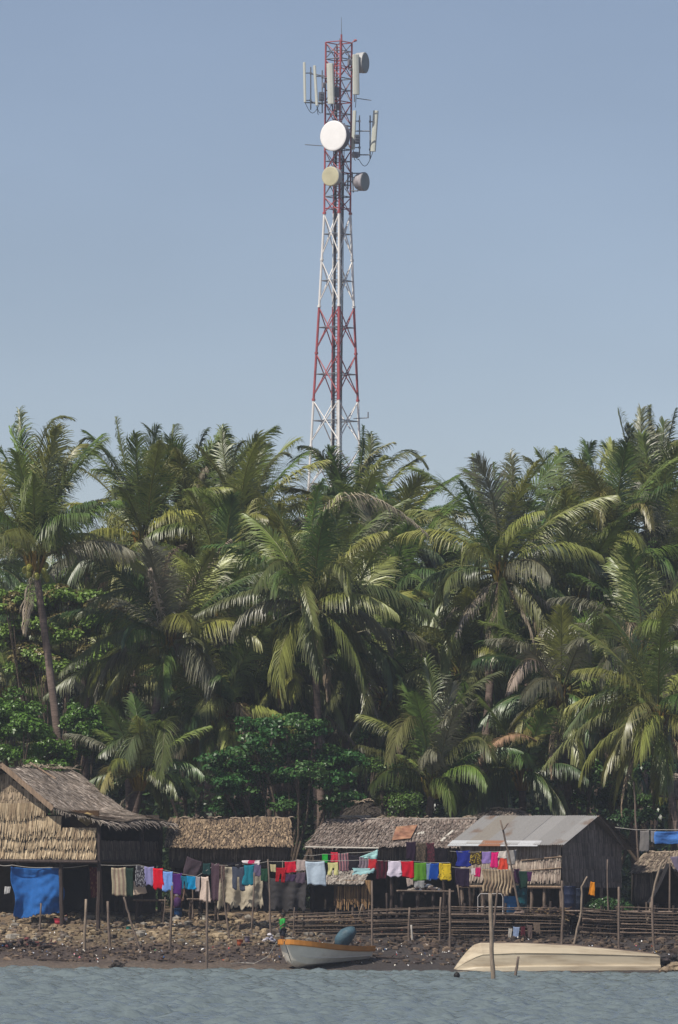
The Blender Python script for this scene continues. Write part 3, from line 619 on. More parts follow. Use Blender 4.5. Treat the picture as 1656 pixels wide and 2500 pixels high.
palm('skyline palm with dense dark upright fronds left of the tower', 590, 1335, 32, 4.8, 27, 24, low=-35, wind=0.14, dry=1, hi=88, droop=0.8,
     extra=[('g', [(590, 1310), (550, 1130), (545, 1040)], dict(col=(0.13, 0.17, 0.05))), ('g', [(590, 1310), (570, 1150), (590, 1080)], dict()), ('g', [(600, 1310), (650, 1150), (700, 1110)], dict(col=(0.14, 0.16, 0.06))),
            ('g', [(600, 1310), (610, 1120), (640, 1080)], dict(col=(0.12, 0.16, 0.05)))])
palm('palm leaning its fronds over the gap just left of the tower foot', 680, 1400, 31, 4.0, 24, 25, low=-45, wind=0.1, dry=2, hi=60)
palm('half hidden palm cut by the left picture edge', -40, 1400, 38, 5.2, 22, 26, low=-45, wind=0.1, dry=2)
palm('palm low on the skyline behind the right dark skirted palm', 1100, 1440, 38, 4.0, 24, 27, low=-50, wind=0.1, dry=2, hi=62)
palm('palm cut by the right picture edge under the tallest crown', 1670, 1420, 30, 4.8, 22, 28, low=-45, wind=-0.05, dry=2)
palm('palm behind the big grove centre under the skyline crowns', 960, 1480, 31, 4.8, 22, 29, low=-45, wind=0.05, dry=2)
palm('palm under the left skyline palms, dark drooping fronds', 540, 1480, 29, 4.7, 22, 30, low=-45, wind=0.05, dry=2)
palm('palm under the right skyline with wide dark fronds', 1400, 1480, 28, 4.8, 22, 31, low=-45, wind=0.0, dry=2)
palm('dim palm between the leaning trunk and the left skyline palms', 215, 1380, 44, 4.6, 22, 32, low=-45, wind=0.1, dry=1, hi=55)
palm('palm low in the grove right of the central green tree', 950, 1720, 26, 4.4, 20, 33, low=-40, wind=0.0, dry=2)
palm('palm low in the grove above the corrugated roof', 1240, 1740, 27, 4.4, 20, 34, low=-40, wind=0.0, dry=2)
palm('palm low in the grove over the right hut peak', 1480, 1800, 23, 4.2, 20, 35, low=-40, wind=0.0, dry=1)
deep = 'palm deep in the grove, mostly hidden behind the nearer crowns'
k = 0
DP = ['behind the leaning bare trunk at left', 'behind the bleached dead frond, upper left of it', 'behind the bleached dead frond, upper right of it', 'between the bleached frond and the centre palm', 'under the palm at the tower foot', 'under the palm right of the tower', 'left of the bright arching fronds', 'under the dark skirted palm', 'under the small upright skyline crown', 'over the grey brown hanging frond', 'behind the yellow drooping frond at right', 'under the tallest right crown', 'left of the leaning palm crown, just under it', 'under the middle left skyline palm', 'above the central green tree', 'at the right edge by the brown tinged palm', 'at the left edge above the soft shrubs', 'below the bleached dead frond', 'behind the short stemmed palm', 'between the two right foreground palms']
for px, py, y in [(60, 1560, 45), (300, 1500, 44), (430, 1440, 48), (660, 1520, 42), (790, 1420, 50), (900, 1400, 52), (1040, 1560, 44), (1180, 1520, 45), (1310, 1400, 54), (1330, 1580, 42), (1450, 1430, 52), (1570, 1440, 50), (120, 1480, 54), (560, 1400, 54), (730, 1640, 40), (1660, 1580, 42), (20, 1700, 40), (420, 1700, 36), (1130, 1800, 38), (1440, 1650, 40)]:
    palm('dim palm deep in the grove '+DP[k], px, py, y, 4.7, 18, 50+k, low=-50, wind=0.04, dry=1, hi=60, group='palms deep in the grove', nleaf=56); k += 1

# ================================================================== BROADLEAF TREES AND SHRUBS
def foliage(name, label, cat, blobs, y, col, base, leaf=0.16, dens=1.0, group=None, seed=0, col2=None, gloss=True, name_crown='crown', tiers=False, limb=0.09):
    rng = np.random.RandomState(seed+900)
    g = P(base[0], base[1], y); g.z = ground_z(g.x, y)
    T = empty(name, g, label, cat, group); VV = []; CC = []; mb = MB(); m = mpp(y)
    for bi, (px, py, rx, ry) in enumerate(blobs):
        c = np.array(P(px, py, y+rng.uniform(-1.0, 1.0))); rad = np.array([rx*m, min(rx, 110)*m*0.9, ry*m])
        nsub = max(5, int(rx*ry/160))
        # sub clumps on the ellipsoid shell give an uneven outline
        for j in range(nsub):
            d = rng.normal(0, 1, 3); d /= np.linalg.norm(d)
            if d[2] < -0.3 and not tiers: d[2] *= -0.5
            cc_ = c+rad*d*rng.uniform(0.35, 1.0); rs = rng.uniform(0.28, 0.55)*(0.55+0.45*min(1, rx*m/2.0))
            n = int(95*dens*(rs/0.4)**2*(0.16/leaf)**1.2)
            dd = norm(rng.normal(0, 1, (n, 3))); rr = rs*rng.uniform(0.5, 1.05, (n, 1)); p = cc_+dd*rr*np.array([1.15, 1, 0.7] if not tiers else [1.2, 1, 0.42])
            nrm = norm(dd*0.8+np.array([0, 0, 0.7])+rng.normal(0, 0.45, (n, 3)))
            a = norm(np.cross(nrm, rng.normal(0, 1, (n, 3)))); b_ = np.cross(nrm, a); s_ = leaf*rng.uniform(0.6, 1.15, (n, 1))
            fold = nrm*s_*0.12
            v = np.stack([p-a*s_*0.55, p-b_*s_*0.30+fold, p+a*s_*0.55-nrm*s_*0.1, p+b_*s_*0.30+fold], 1).reshape(-1, 3)
            VV.append(v); base_c = np.array(col) if (col2 is None or rng.rand() > 0.35) else np.array(col2)
            CC.append(base_c[None, :]*rng.uniform(0.7, 1.3, (n, 1))*rng.uniform(0.85, 1.15))
        if limb:
            gg = Vector(g); cv = Vector(c); md = gg.lerp(cv, 0.5)+Vector((rng.uniform(-.4, .4), 0, 0.2))
            mb.tube([gg, gg.lerp(md, 0.6), md, cv], [limb*1.3, limb, limb*0.7, limb*0.3], 6)
            for q in range(4):
                e_ = cv+Vector(rad*norm(rng.normal(0, 1, 3))*0.8); mb.tube([md.lerp(cv, 0.5), cv.lerp(e_, 0.4), e_], [limb*0.4, limb*0.25, 0.01], 5)
    V_ = np.concatenate(VV); F_ = np.arange(len(V_)).reshape(-1, 4)
    mesh_obj(name_crown, V_, F_, M_LEAF, T, cols=np.concatenate(CC))
    if limb: mb.build('trunk', M_BARK, T)
    return T
foliage('broadleaf_tree', 'glossy deep green broadleaf tree with layered branches in the centre', 'tree',
        [(610, 1768, 60, 26), (700, 1770, 80, 34), (765, 1790, 45, 30), (640, 1820, 80, 35), (720, 1830, 70, 30), (560, 1850, 50, 25), (640, 1875, 90, 25), (730, 1880, 70, 30), (840, 1850, 60, 35),
         (600, 1905, 100, 18), (700, 1905, 90, 18), (520, 1860, 40, 30), (810, 1900, 60, 30), (570, 1925, 60, 15), (700, 1960, 100, 24), (580, 1965, 70, 24), (820, 1955, 60, 24), (530, 1905, 40, 20), (790, 1840, 60, 30)],
        16.0, (0.042, 0.125, 0.030), (690, 2100), leaf=0.17, dens=0.95, seed=1, col2=(0.075, 0.16, 0.04), limb=0.06, tiers=True)
foliage('flowering_tree', 'pale green tree with rusty red tips behind the leaning palm trunk', 'tree',
        [(250, 1520, 50, 50), (240, 1600, 50, 50), (160, 1640, 60, 40), (40, 1650, 60, 40), (60, 1480, 70, 55), (150, 1460, 70, 45), (215, 1470, 60, 40), (110, 1540, 90, 55), (30, 1570, 50, 50), (190, 1550, 60, 50), (100, 1620, 80, 50), (20, 1480, 40, 40)],
        26, (0.17, 0.27, 0.05), (150, 1900), leaf=0.17, dens=3.4, limb=0.05, seed=2, col2=(0.19, 0.16, 0.06))
foliage('leafy_shrub', 'soft green shrub cut by the left edge above the thatched house', 'shrub', [(20, 1740, 60, 50), (100, 1890, 60, 30), (20, 1790, 50, 50), (70, 1770, 45, 50), (40, 1840, 60, 40), (-20, 1760, 40, 60)], 15, (0.10, 0.20, 0.032), (40, 2000), leaf=0.13, dens=2.2, limb=0.05, seed=3)
foliage('leafy_shrub', 'soft green shrub at the foot of the leaning palm trunk', 'shrub', [(120, 1830, 50, 40), (90, 1800, 40, 40), (150, 1850, 45, 30)], 16.5, (0.11, 0.21, 0.034), (110, 2000), leaf=0.13, dens=2.2, limb=0.05, seed=4)
foliage('leafy_shrub', 'soft green shrub right of the leaning palm trunk', 'shrub', [(190, 1760, 55, 50), (270, 1850, 45, 40), (150, 1890, 60, 30), (230, 1790, 50, 60), (200, 1840, 60, 40)], 17.5, (0.095, 0.19, 0.032), (200, 2000), leaf=0.13, dens=2.2, limb=0.05, seed=5)
foliage('leafy_shrub', 'yellow green bush behind the dark gable beside the short palm', 'bush', [(950, 1930, 45, 40), (985, 1960, 40, 40), (930, 1880, 35, 30), (1000, 1990, 40, 20)], 17, (0.085, 0.15, 0.03), (960, 2050), leaf=0.12, seed=6)
foliage('leafy_shrub', 'dark green thicket behind the right hut', 'thicket', [(1440, 1900, 60, 60), (1500, 1950, 60, 40), (1400, 1960, 50, 30), (1560, 1960, 50, 30)], 21, (0.05, 0.10, 0.03), (1470, 2100), leaf=0.14, seed=7, col2=(0.07, 0.14, 0.03))
foliage('leafy_shrub', 'low dark leaves under the right foreground palm', 'shrub', [(1600, 1880, 50, 60), (1640, 1950, 40, 50), (1560, 1995, 60, 20), (1480, 2005, 60, 18)], 19, (0.045, 0.10, 0.035), (1600, 2100), leaf=0.14, seed=8)
foliage('climbing_vine', 'bright green creeper hanging between two palms right of centre', 'vine', [(1215, 1580, 40, 25), (1190, 1640, 35, 30), (1225, 1700, 45, 50), (1230, 1790, 50, 50), (1195, 1730, 30, 30)], 33, (0.07, 0.15, 0.03), (1210, 1950), leaf=0.17, seed=9, name_crown='leaves')
foliage('leafy_shrub', 'dim green bush left of the short stemmed palm', 'bush', [(900, 1800, 40, 45), (920, 1850, 40, 35), (880, 1870, 30, 25)], 22, (0.05, 0.11, 0.03), (905, 2000), leaf=0.14, seed=10)
foliage('leafy_shrub', 'dark bush behind the middle thatched hut', 'bush', [(450, 1940, 50, 40), (540, 1970, 60, 25), (600, 1985, 60, 20), (400, 1900, 40, 40)], 18, (0.035, 0.07, 0.025), (500, 2080), leaf=0.14, seed=11)
BK = ['beyond the left edge', 'behind the left house roof peak', 'behind the left house roof slope', 'behind the low looping palm', 'behind the golden brown roof', 'left of the central green tree', 'behind the central green tree', 'right of the central green tree', 'behind the short stemmed palm', 'by the left end of the corrugated roof', 'behind the middle of the corrugated roof', 'behind the right gable', 'behind the thin bare pole at right', 'beyond the right edge']
for i, px in enumerate([-60, 60, 190, 330, 470, 610, 750, 890, 1030, 1170, 1310, 1450, 1590, 1720]):
    top = 1520+(i*37 % 60)
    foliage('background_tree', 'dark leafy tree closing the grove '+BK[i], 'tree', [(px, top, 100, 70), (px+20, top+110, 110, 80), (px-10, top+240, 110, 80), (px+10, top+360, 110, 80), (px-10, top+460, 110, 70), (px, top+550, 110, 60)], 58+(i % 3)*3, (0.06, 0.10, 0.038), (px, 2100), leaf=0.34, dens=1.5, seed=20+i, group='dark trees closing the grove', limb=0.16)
# undergrowth: low leaf mass under the grove
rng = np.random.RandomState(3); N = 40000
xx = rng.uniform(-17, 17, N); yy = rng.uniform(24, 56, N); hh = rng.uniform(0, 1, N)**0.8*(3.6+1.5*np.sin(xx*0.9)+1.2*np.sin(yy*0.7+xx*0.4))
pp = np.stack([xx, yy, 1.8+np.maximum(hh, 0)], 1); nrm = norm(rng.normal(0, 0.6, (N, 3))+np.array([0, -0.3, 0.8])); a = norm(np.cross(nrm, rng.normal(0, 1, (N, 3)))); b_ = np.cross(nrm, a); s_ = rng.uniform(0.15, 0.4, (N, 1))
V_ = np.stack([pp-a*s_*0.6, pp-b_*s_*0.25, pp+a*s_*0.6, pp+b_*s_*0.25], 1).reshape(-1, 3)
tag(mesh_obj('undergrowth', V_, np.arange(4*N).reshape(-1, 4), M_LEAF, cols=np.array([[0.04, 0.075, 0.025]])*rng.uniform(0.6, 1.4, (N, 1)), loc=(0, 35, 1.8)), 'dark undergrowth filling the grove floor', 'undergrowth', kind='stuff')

rng = np.random.RandomState(9); N = 60000
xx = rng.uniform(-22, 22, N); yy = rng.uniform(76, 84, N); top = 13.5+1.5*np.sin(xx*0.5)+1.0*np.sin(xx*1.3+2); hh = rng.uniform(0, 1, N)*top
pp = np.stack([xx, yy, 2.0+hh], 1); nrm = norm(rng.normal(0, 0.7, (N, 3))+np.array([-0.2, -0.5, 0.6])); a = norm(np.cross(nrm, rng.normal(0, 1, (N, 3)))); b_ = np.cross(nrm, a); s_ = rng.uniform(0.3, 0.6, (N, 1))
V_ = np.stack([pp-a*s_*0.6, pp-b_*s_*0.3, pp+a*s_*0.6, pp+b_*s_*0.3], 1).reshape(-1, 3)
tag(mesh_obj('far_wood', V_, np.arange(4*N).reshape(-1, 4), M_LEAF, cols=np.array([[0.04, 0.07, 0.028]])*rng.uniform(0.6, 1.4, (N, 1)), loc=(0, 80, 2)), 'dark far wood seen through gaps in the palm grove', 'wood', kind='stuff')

# ================================================================== HUTS
def strips(mb, surf, a0, a1, rows, wid=0.05, step=0.045, lift=0.05, cols=((0.3, 0.24, 0.17),), rnd=None, jit=0.05, mi=0, skew=0.03, keep=0.96):
    """rows: list of (s0, length); surf(a, s) gives point, normal"""
    for s0, ln in rows:
        a = a0; rowc = rnd.uniform(0.88, 1.12)
        while a < a1:
            if rnd.random() < keep:
                l = ln*rnd.uniform(0.82, 1.16); k = rnd.uniform(-skew, skew); w_ = wid*rnd.uniform(0.6, 1.3)/2
                c = rnd.choice(cols); f = rnd.uniform(0.72, 1.25)*rowc; c = (c[0]*f, c[1]*f, c[2]*f)
                pa, na = surf(a, s0+rnd.uniform(-jit, 0)); pb, nb = surf(a+k*0.6, s0+l*0.6); pc, nc = surf(a+k, s0+l)
                T_ = (surf(a+0.1, s0)[0]-surf(a-0.1, s0)[0]).normalized()*w_
                pa = pa+na*0.01; pb = pb+nb*lift*rnd.uniform(0.5, 1.0); pc = pc+nc*lift*rnd.uniform(0.7, 1.5)
                mb.add([pa-T_, pa+T_, pb+T_, pb-T_, pc+T_*0.5, pc-T_*0.5], [(0, 1, 2, 3), (3, 2, 4, 5)], mi, c)
            a += step*rnd.uniform(0.7, 1.3)
def slab(mb, surf, a0, a1, s0, s1, th=0.06, na=12, ns=8, col=(0.06, 0.05, 0.04), mi=0):
    """closed thin layer under the strips"""
    b = len(mb.v)
    for k in (0, 1):
        for i in range(na+1):
            for j in range(ns+1):
                p, n = surf(a0+(a1-a0)*i/na, s0+(s1-s0)*j/ns); mb.v.append(tuple(p-n*th*k))
    q = lambda k, i, j: b+k*(na+1)*(ns+1)+i*(ns+1)+j; F = []
    for i in range(na):
        for j in range(ns):
            F.append((q(0, i, j), q(0, i+1, j), q(0, i+1, j+1), q(0, i, j+1))); F.append((q(1, i, j), q(1, i, j+1), q(1, i+1, j+1), q(1, i+1, j)))
    for i in range(na): F.append((q(0, i, 0), q(1, i, 0), q(1, i+1, 0), q(0, i+1, 0))); F.append((q(0, i, ns), q(0, i+1, ns), q(1, i+1, ns), q(1, i, ns)))
    for j in range(ns): F.append((q(0, 0, j), q(0, 0, j+1), q(1, 0, j+1), q(1, 0, j))); F.append((q(0, na, j), q(1, na, j), q(1, na, j+1), q(0, na, j+1)))
    mb.f += F; mb.m += [mi]*len(F); mb.c += [col]*len(F)
def planar(O, U, D, N):
    return lambda a, s: (O+U*a+D*s, N)
STRAW = ((0.40, 0.31, 0.20), (0.34, 0.26, 0.165), (0.46, 0.365, 0.245), (0.24, 0.175, 0.11))
GREYT = ((0.27, 0.23, 0.20), (0.22, 0.18, 0.15), (0.33, 0.28, 0.24), (0.19, 0.15, 0.12))
BROWNT = ((0.24, 0.18, 0.14), (0.19, 0.145, 0.115), (0.29, 0.22, 0.17))
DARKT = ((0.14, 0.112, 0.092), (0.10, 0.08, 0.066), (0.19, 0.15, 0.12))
def pole_pts(p, q, rnd, n=6, w_=0.03):
    p, q = Vector(p), Vector(q)
    return [p.lerp(q, i/(n-1))+Vector((rnd.uniform(-w_, w_), rnd.uniform(-w_, w_), 0))*(1 if 0 < i < n-1 else 0) for i in range(n)]

def hut_left():
    rnd = random.Random(11); O = P(12, 1873, 8.6); a = R(25)
    U = Vector((math.cos(a), -math.sin(a), 0)); Vd = Vector((math.sin(a), math.cos(a), 0)); Z = Vector((0, 0, 1))
    base = O.copy(); base.z = ground_z(O.x, O.y)
    H = empty('stilt_house', base, 'big thatched stilt house at left with straw coloured woven gable wall', 'stilt house')
    us = [-4.2, 0, 1.2, 1.96, 2.45, 4.0]; ds = [3.0, 0, 0.86, 1.42, 1.56, 1.80]
    def surfR(v, u):
        dz = float(np.interp(u, us, ds)); e_ = 0.05; sl_ = (float(np.interp(u+e_, us, ds))-float(np.interp(u-e_, us, ds)))/(2*e_)
        p = O+U*u+Vd*v-Z*dz+Z*(0.05*math.sin(v*1.3+u)-0.04*n3(v*0.9, u*1.1, 3))
        return p, (U*sl_+Z).normalized()
    def surfL(v, s): p, n_ = surfR(v, -s); return p, n_
    mb = MB(); rows = [(0.0+i*0.15, 0.42) for i in range(25)]
    strips(mb, surfR, -0.22, 4.95, rows, 0.065, 0.036, 0.05, ((0.46, 0.385, 0.32), (0.36, 0.295, 0.24), (0.60, 0.51, 0.43), (0.24, 0.19, 0.15)), rnd, skew=0.1)
    slab(mb, surfR, -0.15, 4.9, 0, 3.95, 0.07)
    for i in range(150):
        v = rnd.uniform(-0.25, 4.95); p, n_ = surfR(v, 3.85); d = U*rnd.uniform(0.1, 0.45)-Z*rnd.uniform(0.05, 0.3)+Vd*rnd.uniform(-0.2, 0.15); f_ = rnd.uniform(0.6, 1.2); mb.tube([p, p+d*0.6, p+d-Z*0.03], [0.016, 0.012, 0.003], 4, col=(0.34*f_, 0.29*f_, 0.25*f_))
    for i in range(70):
        t_ = rnd.random(); u_ = 1.95+2.0*t_; p, n_ = surfR(-0.2, u_); d = -Vd*rnd.uniform(0.05, 0.25)-Z*rnd.uniform(0.05, 0.22)+U*rnd.uniform(0, 0.25); mb.tube([p, p+d], [0.014, 0.003], 4, col=(0.3, 0.26, 0.22))
    mb.build('roof', M_THATCH, H)
    mb = MB(); strips(mb, surfL, -0.2, 4.95, [(i*0.2, 0.45) for i in range(19)], 0.07, 0.06, 0.045, GREYT, rnd); slab(mb, surfL, -0.15, 4.9, 0, 4.1, 0.07); mb.build('roof', M_THATCH, H)
    mb = MB()   # ragged fronds on the ridge
    for i in range(46):
        v = rnd.uniform(1.2, 5.0); p = O+Vd*v+Z*0.03; d = U*rnd.uniform(-0.5, 0.5)+Z*rnd.uniform(0.02, 0.22)+Vd*rnd.uniform(-0.3, 0.6); mb.tube([p, p+d*0.5, p+d-Z*0.05], [0.018, 0.014, 0.004], 4, col=rnd.choice(((0.4, 0.33, 0.25), (0.25, 0.2, 0.15))))
    mb.build('ridge_thatch', M_THATCH, H)
    mb = MB()
    for s_, u1 in ((1, 2.0), (-1, 3.6)):
        p = O-Vd*0.28+Z*0.08; q = O+U*u1*s_-Vd*0.28-Z*(float(np.interp(u1*s_, us, ds))-0.02)
        mb.box((p+q)/2, ((q-p).length, 0.04, 0.17), mat=Matrix((((q-p).normalized()), Vd, (q-p).normalized().cross(Vd))).transposed(), col=(1.6, 1.5, 1.3))
    p = O+Vd*2.3+Z*0.1; mb.tube([p-U*0.25+Z*0.1, p+U*0.75-Z*0.45], 0.035, 6, col=(1.7, 1.6, 1.4)); mb.build('barge_board', M_WOOD, H)
    # woven front wall, courses of upright leaf
    mb = MB(); base_z = -3.12
    def wall(mb, u0, u1, ztop, zbot, v, cols, rowh=0.5, fr=None):
        n = max(1, round((ztop-zbot)/rowh)); h = (ztop-zbot)/n
        sf = lambda a_, s: (O+U*a_+Vd*(v+0.015*math.sin(a_*7))+Z*(ztop-s+0.10*n3(a_*0.7, ztop, s*0.4)*min(1, s*3)), -Vd)
        strips(mb, sf, u0, u1, [(i*h, h*1.04) for i in range(n)], 0.05, 0.027, 0.10, cols, rnd, jit=0.02, skew=0.02, keep=0.97)
        slab(mb, sf, u0, u1, 0, ztop-zbot, 0.03)
    wall(mb, -4.0, 1.55, -1.23, -1.72, 0.12, STRAW); wall(mb, -4.0, 2.12, -1.66, -2.25, 0.14, STRAW)
    wall(mb, -4.0, 3.46, -2.05, base_z, 0.16, STRAW, 0.36)
    for r in range(4):
        zt = -0.25-0.25*r; hw = -zt/0.72-0.12
        sf = lambda a_, s, zt=zt: (O+U*a_+Vd*0.16+Z*(zt-s), -Vd); strips(mb, sf, -hw, hw, [(0, 0.34)], 0.05, 0.03, 0.04, ((0.30, 0.23, 0.16), (0.36, 0.28, 0.19), (0.24, 0.18, 0.12)), rnd, skew=0.05); slab(mb, sf, -hw, hw, 0, 0.28, 0.03)
    mb.build('front_wall', M_THATCH, H)
    mb = MB(); N = U
    sf = lambda a_, s: (O+U*3.46+Vd*a_+Z*(-2.5-s), U)
    strips(mb, sf, 0.16, 4.8, [(i*0.31, 0.34) for i in range(2)], 0.05, 0.035, 0.04, DARKT, rnd); slab(mb, sf, 0.16, 4.8, 0, 0.62, 0.04); mb.build('side_wall', M_THATCH, H)
    mb = MB(); mb.box(O+U*(-0.3)+Vd*2.45+Z*(base_z-0.04), (7.6, 4.9, 0.08), mat=Matrix((U, Vd, Z)).transposed()); mb.build('floor', M_WOODD, H)
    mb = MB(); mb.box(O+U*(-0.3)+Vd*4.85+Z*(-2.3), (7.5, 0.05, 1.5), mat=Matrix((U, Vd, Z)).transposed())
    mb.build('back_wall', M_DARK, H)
    mb = MB(); c_ = O+U*(-0.3)+Vd*4.6; c_.z = (O.z+base_z+1.6)/2; mb.box(c_, (7.5, 0.05, O.z+base_z-1.62), mat=Matrix((U, Vd, Z)).transposed()); mb.build('dark_backing', M_DARK, H)  # added dark sheet that keeps the space under the floor dark
    mb = MB(); sf = lambda a_, s: (O+U*a_+Vd*0.6+Z*(-1.45-s), -Vd); slab(mb, sf, 2.2, 3.3, 0, 0.62, 0.03, col=(1.4, 1, .6)); mb.lump(O+U*2.9+Vd*0.5+Z*(-1.75), 0.2, rnd, col=(5.5, 5, 2.6), flat=(1.4, .5, 1)); mb.build('inner_bundle', M_DARK, H)
    for u, v, top in [(3.5, 4.85, -1.75), (3.5, 3.4, -1.7), (3.5, 0.2, -1.95), (2.1, 0.2, -3.1), (0.4, 0.3, -3.1), (-1.6, 0.3, -3.1), (3.4, 2.4, -3.1), (0.4, 2.6, -3.1), (2.0, 4.6, -3.1), (0.3, 4.7, -3.1), (-2.0, 4.5, -3.1)]:
        p = O+U*u+Vd*v; g = ground_z(p.x, p.y); mb = MB(); q = Vector((p.x+rnd.uniform(-.05, .05), p.y, g-0.1)); mb.tube(pole_pts(q, p+Z*top, rnd), 0.075, 7); mb.build('stilt', M_WOODD, H)
    mb = MB(); mb.tube([O+U*(-4)-Vd*0.02+Z*(base_z-0.05), O+U*3.6-Vd*0.02+Z*(base_z-0.08)], 0.05, 6); mb.tube([O+U*3.5+Vd*0.0+Z*(base_z-0.05), O+U*3.5+Vd*5+Z*(base_z-0.08)], 0.06, 6); mb.build('floor_beam', M_WOODD, H)
hut_left()

def simple_hut(label, name, ridge, eave_dy, eave_drop, cols, wall_cols, ry, wall_in=0.45, wall_bot=2110, seed=0, hip_l=0, hip_r=0, rowgap=0.17, extra=None, backs=True, stilts=5, wallcol=True):
    """ridge: ((px,py),(px,py)); roof faces the camera"""
    rnd = random.Random(seed); A, B = P(*ridge[0], ry), P(*ridge[1], ry); Z = Vector((0, 0, 1))
    U = (B-A).normalized(); Lr = (B-A).length; Dn = Vector((0, -eave_dy, -eave_drop)); L_ = Dn.length; Dn.normalize(); N = Vector((0, -eave_drop, eave_dy)).normalized()
    base = (A+B)/2; base.z = ground_z(base.x, base.y); H = empty(name, base, label, 'hut')
    def sf(a_, s):
        t = s/L_; x = a_+(-hip_l*t*(1-a_/Lr)+hip_r*t*(a_/Lr)); return A+U*x+Dn*s+N*(0.05*n3(a_*0.8, s*1.2, seed)+0.03*math.sin(a_*1.7+seed)), N
    def sb(a_, s): return A+U*a_+Vector((0, eave_dy, -eave_drop)).normalized()*s, Vector((0, eave_drop, eave_dy)).normalized()
    n = int(L_/rowgap)
    mb = MB(); strips(mb, sf, 0, Lr, [(i*rowgap, rowgap*2.4) for i in range(n)]+[(L_-0.25, 0.38)], 0.055, 0.032, 0.055, cols, rnd, skew=0.08, keep=0.97)
    slab(mb, sf, 0.03, Lr-0.03, 0, L_, 0.06)
    for i in range(26):
        a_ = rnd.uniform(0, Lr); p = A+U*a_+Z*0.02; d = U*rnd.uniform(-0.4, 0.4)+Z*rnd.uniform(-0.02, 0.12)+Vector((0, -rnd.uniform(0, .3), 0)); mb.tube([p, p+d*0.6, p+d-Z*0.05], [0.02, 0.015, 0.005], 4, col=(0.42, 0.34, 0.26))
    mb.build('roof', M_THATCH, H)
    mb = MB(); strips(mb, sb, 0, Lr, [(i*0.25, 0.5) for i in range(int(L_/0.25))], 0.09, 0.08, 0.04, cols, rnd); slab(mb, sb, 0, Lr, 0, L_, 0.06); mb.build('roof', M_THATCH, H)
    ez = A.z-eave_drop; wz = P(0, wall_bot, ry-eave_dy+wall_in).z
    mb = MB(); W0 = Vector((A.x-hip_l+0.15, ry-eave_dy+wall_in, ez+0.12)); ww = Lr+hip_l+hip_r-0.3
    sw = planar(W0, Vector((1, 0, 0)), Vector((0, 0, -1)), Vector((0, -1, 0))); h = W0.z-wz
    strips(mb, sw, 0, ww, [(i*0.5, 0.55) for i in range(max(1, int(h/0.5)))], 0.05, 0.03, 0.03, wall_cols, rnd); slab(mb, sw, 0, ww, 0, h, 0.03)
    mb.build('front_wall', M_THATCH, H)
    for s_, xx_ in ((0, W0.x), (1, W0.x+ww)):
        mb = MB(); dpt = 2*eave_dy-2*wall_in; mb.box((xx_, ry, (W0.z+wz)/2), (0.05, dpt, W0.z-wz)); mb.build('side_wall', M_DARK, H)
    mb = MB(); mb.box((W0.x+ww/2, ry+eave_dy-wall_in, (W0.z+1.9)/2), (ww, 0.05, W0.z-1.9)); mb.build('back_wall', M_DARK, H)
    mb = MB(); mb.box((W0.x+ww/2, ry, wz), (ww, 2*eave_dy-2*wall_in-0.1, 0.07)); mb.build('floor', M_WOODD, H)
    for i in range(stilts):
        for yy_ in (W0.y+0.1, ry+eave_dy-wall_in-0.1):
            x = W0.x+0.1+(ww-0.2)*i/(stilts-1); mb = MB(); mb.tube(pole_pts((x, yy_, ground_z(x, yy_)-0.1), (x, yy_, wz), rnd, w_=0.02), 0.06, 6); mb.build('stilt', M_WOODD, H)
    if extra: extra(H, sf, A, U, Dn, N, rnd)
    return H
simple_hut('thatched hut with golden brown shaggy roof in the middle left', 'thatched_hut', ((416, 1999), (706, 1998)), 1.7, 0.98, ((0.25, 0.18, 0.115), (0.18, 0.13, 0.085), (0.36, 0.265, 0.17), (0.11, 0.08, 0.058)), DARKT, 12.4, seed=21, wall_bot=2112, hip_l=0.12, hip_r=0.12)
def c_extra(H, sf, A, U, Dn, N, rnd):
    def plate(name, m_, pts, label=None, th=0.015, lift=0.1):
        mb = MB(); vs_ = [P(px, py, 0) for px, py in pts]; out = []
        for (px, py) in pts:   # where the view meets the roof slope
            a_ = None; lo, hi = 12.5, 16.2
            for _ in range(40):
                md = (lo+hi)/2; q = P(px, py, md)
                if (q-A).dot(N) > lift: lo = md
                else: hi = md
            out.append(P(px, py, lo))
        k_ = len(out); mb.add(out+[o-N*th for o in out], [tuple(range(k_)), tuple(range(k_, 2*k_))[::-1]]+[(i, (i+1) % k_, k_+(i+1) % k_, k_+i) for i in range(k_)])
        o = mb.build(name, m_, H)
        if label: o['label'] = label
    rust = mat('rust_sheet', (0.26, 0.125, 0.08), 0.9, 0.35, 5, 0.3, 20, color2=(0.36, 0.2, 0.12))
    plate('roof_sheet', rust, [(968, 2018), (1020, 2013), (1003, 2046), (957, 2051)], 'rusty orange sheet on the roof', lift=0.17)
    pale = mat('pale_board', (0.55, 0.52, 0.46), 0.7, 0.15, 4)
    plate('roof_board', pale, [(1018, 2031), (1036, 2029), (1036, 2036), (1006, 2037)], 'white scrap on the roof'); plate('roof_board', pale, [(1104, 2026), (1110, 2027), (1080, 2054), (1074, 2052)])
    plate('roof_board', pale, [(745, 2066), (925, 2069), (925, 2071), (745, 2068)], lift=0.2)
    W = mat('grey_sun_bleached_wood', (0.34, 0.30, 0.26), 0.85, 0.25, 6)
    mb = MB(); mb.tube([P(830, 1993, 15.9), P(905, 1993, 15.9)], 0.03, 5); mb.tube([P(880, 1999, 15.7), P(1010, 2000, 15.7), P(1165, 1998, 15.7)], 0.04, 6); mb.build('ridge_pole', W, H)
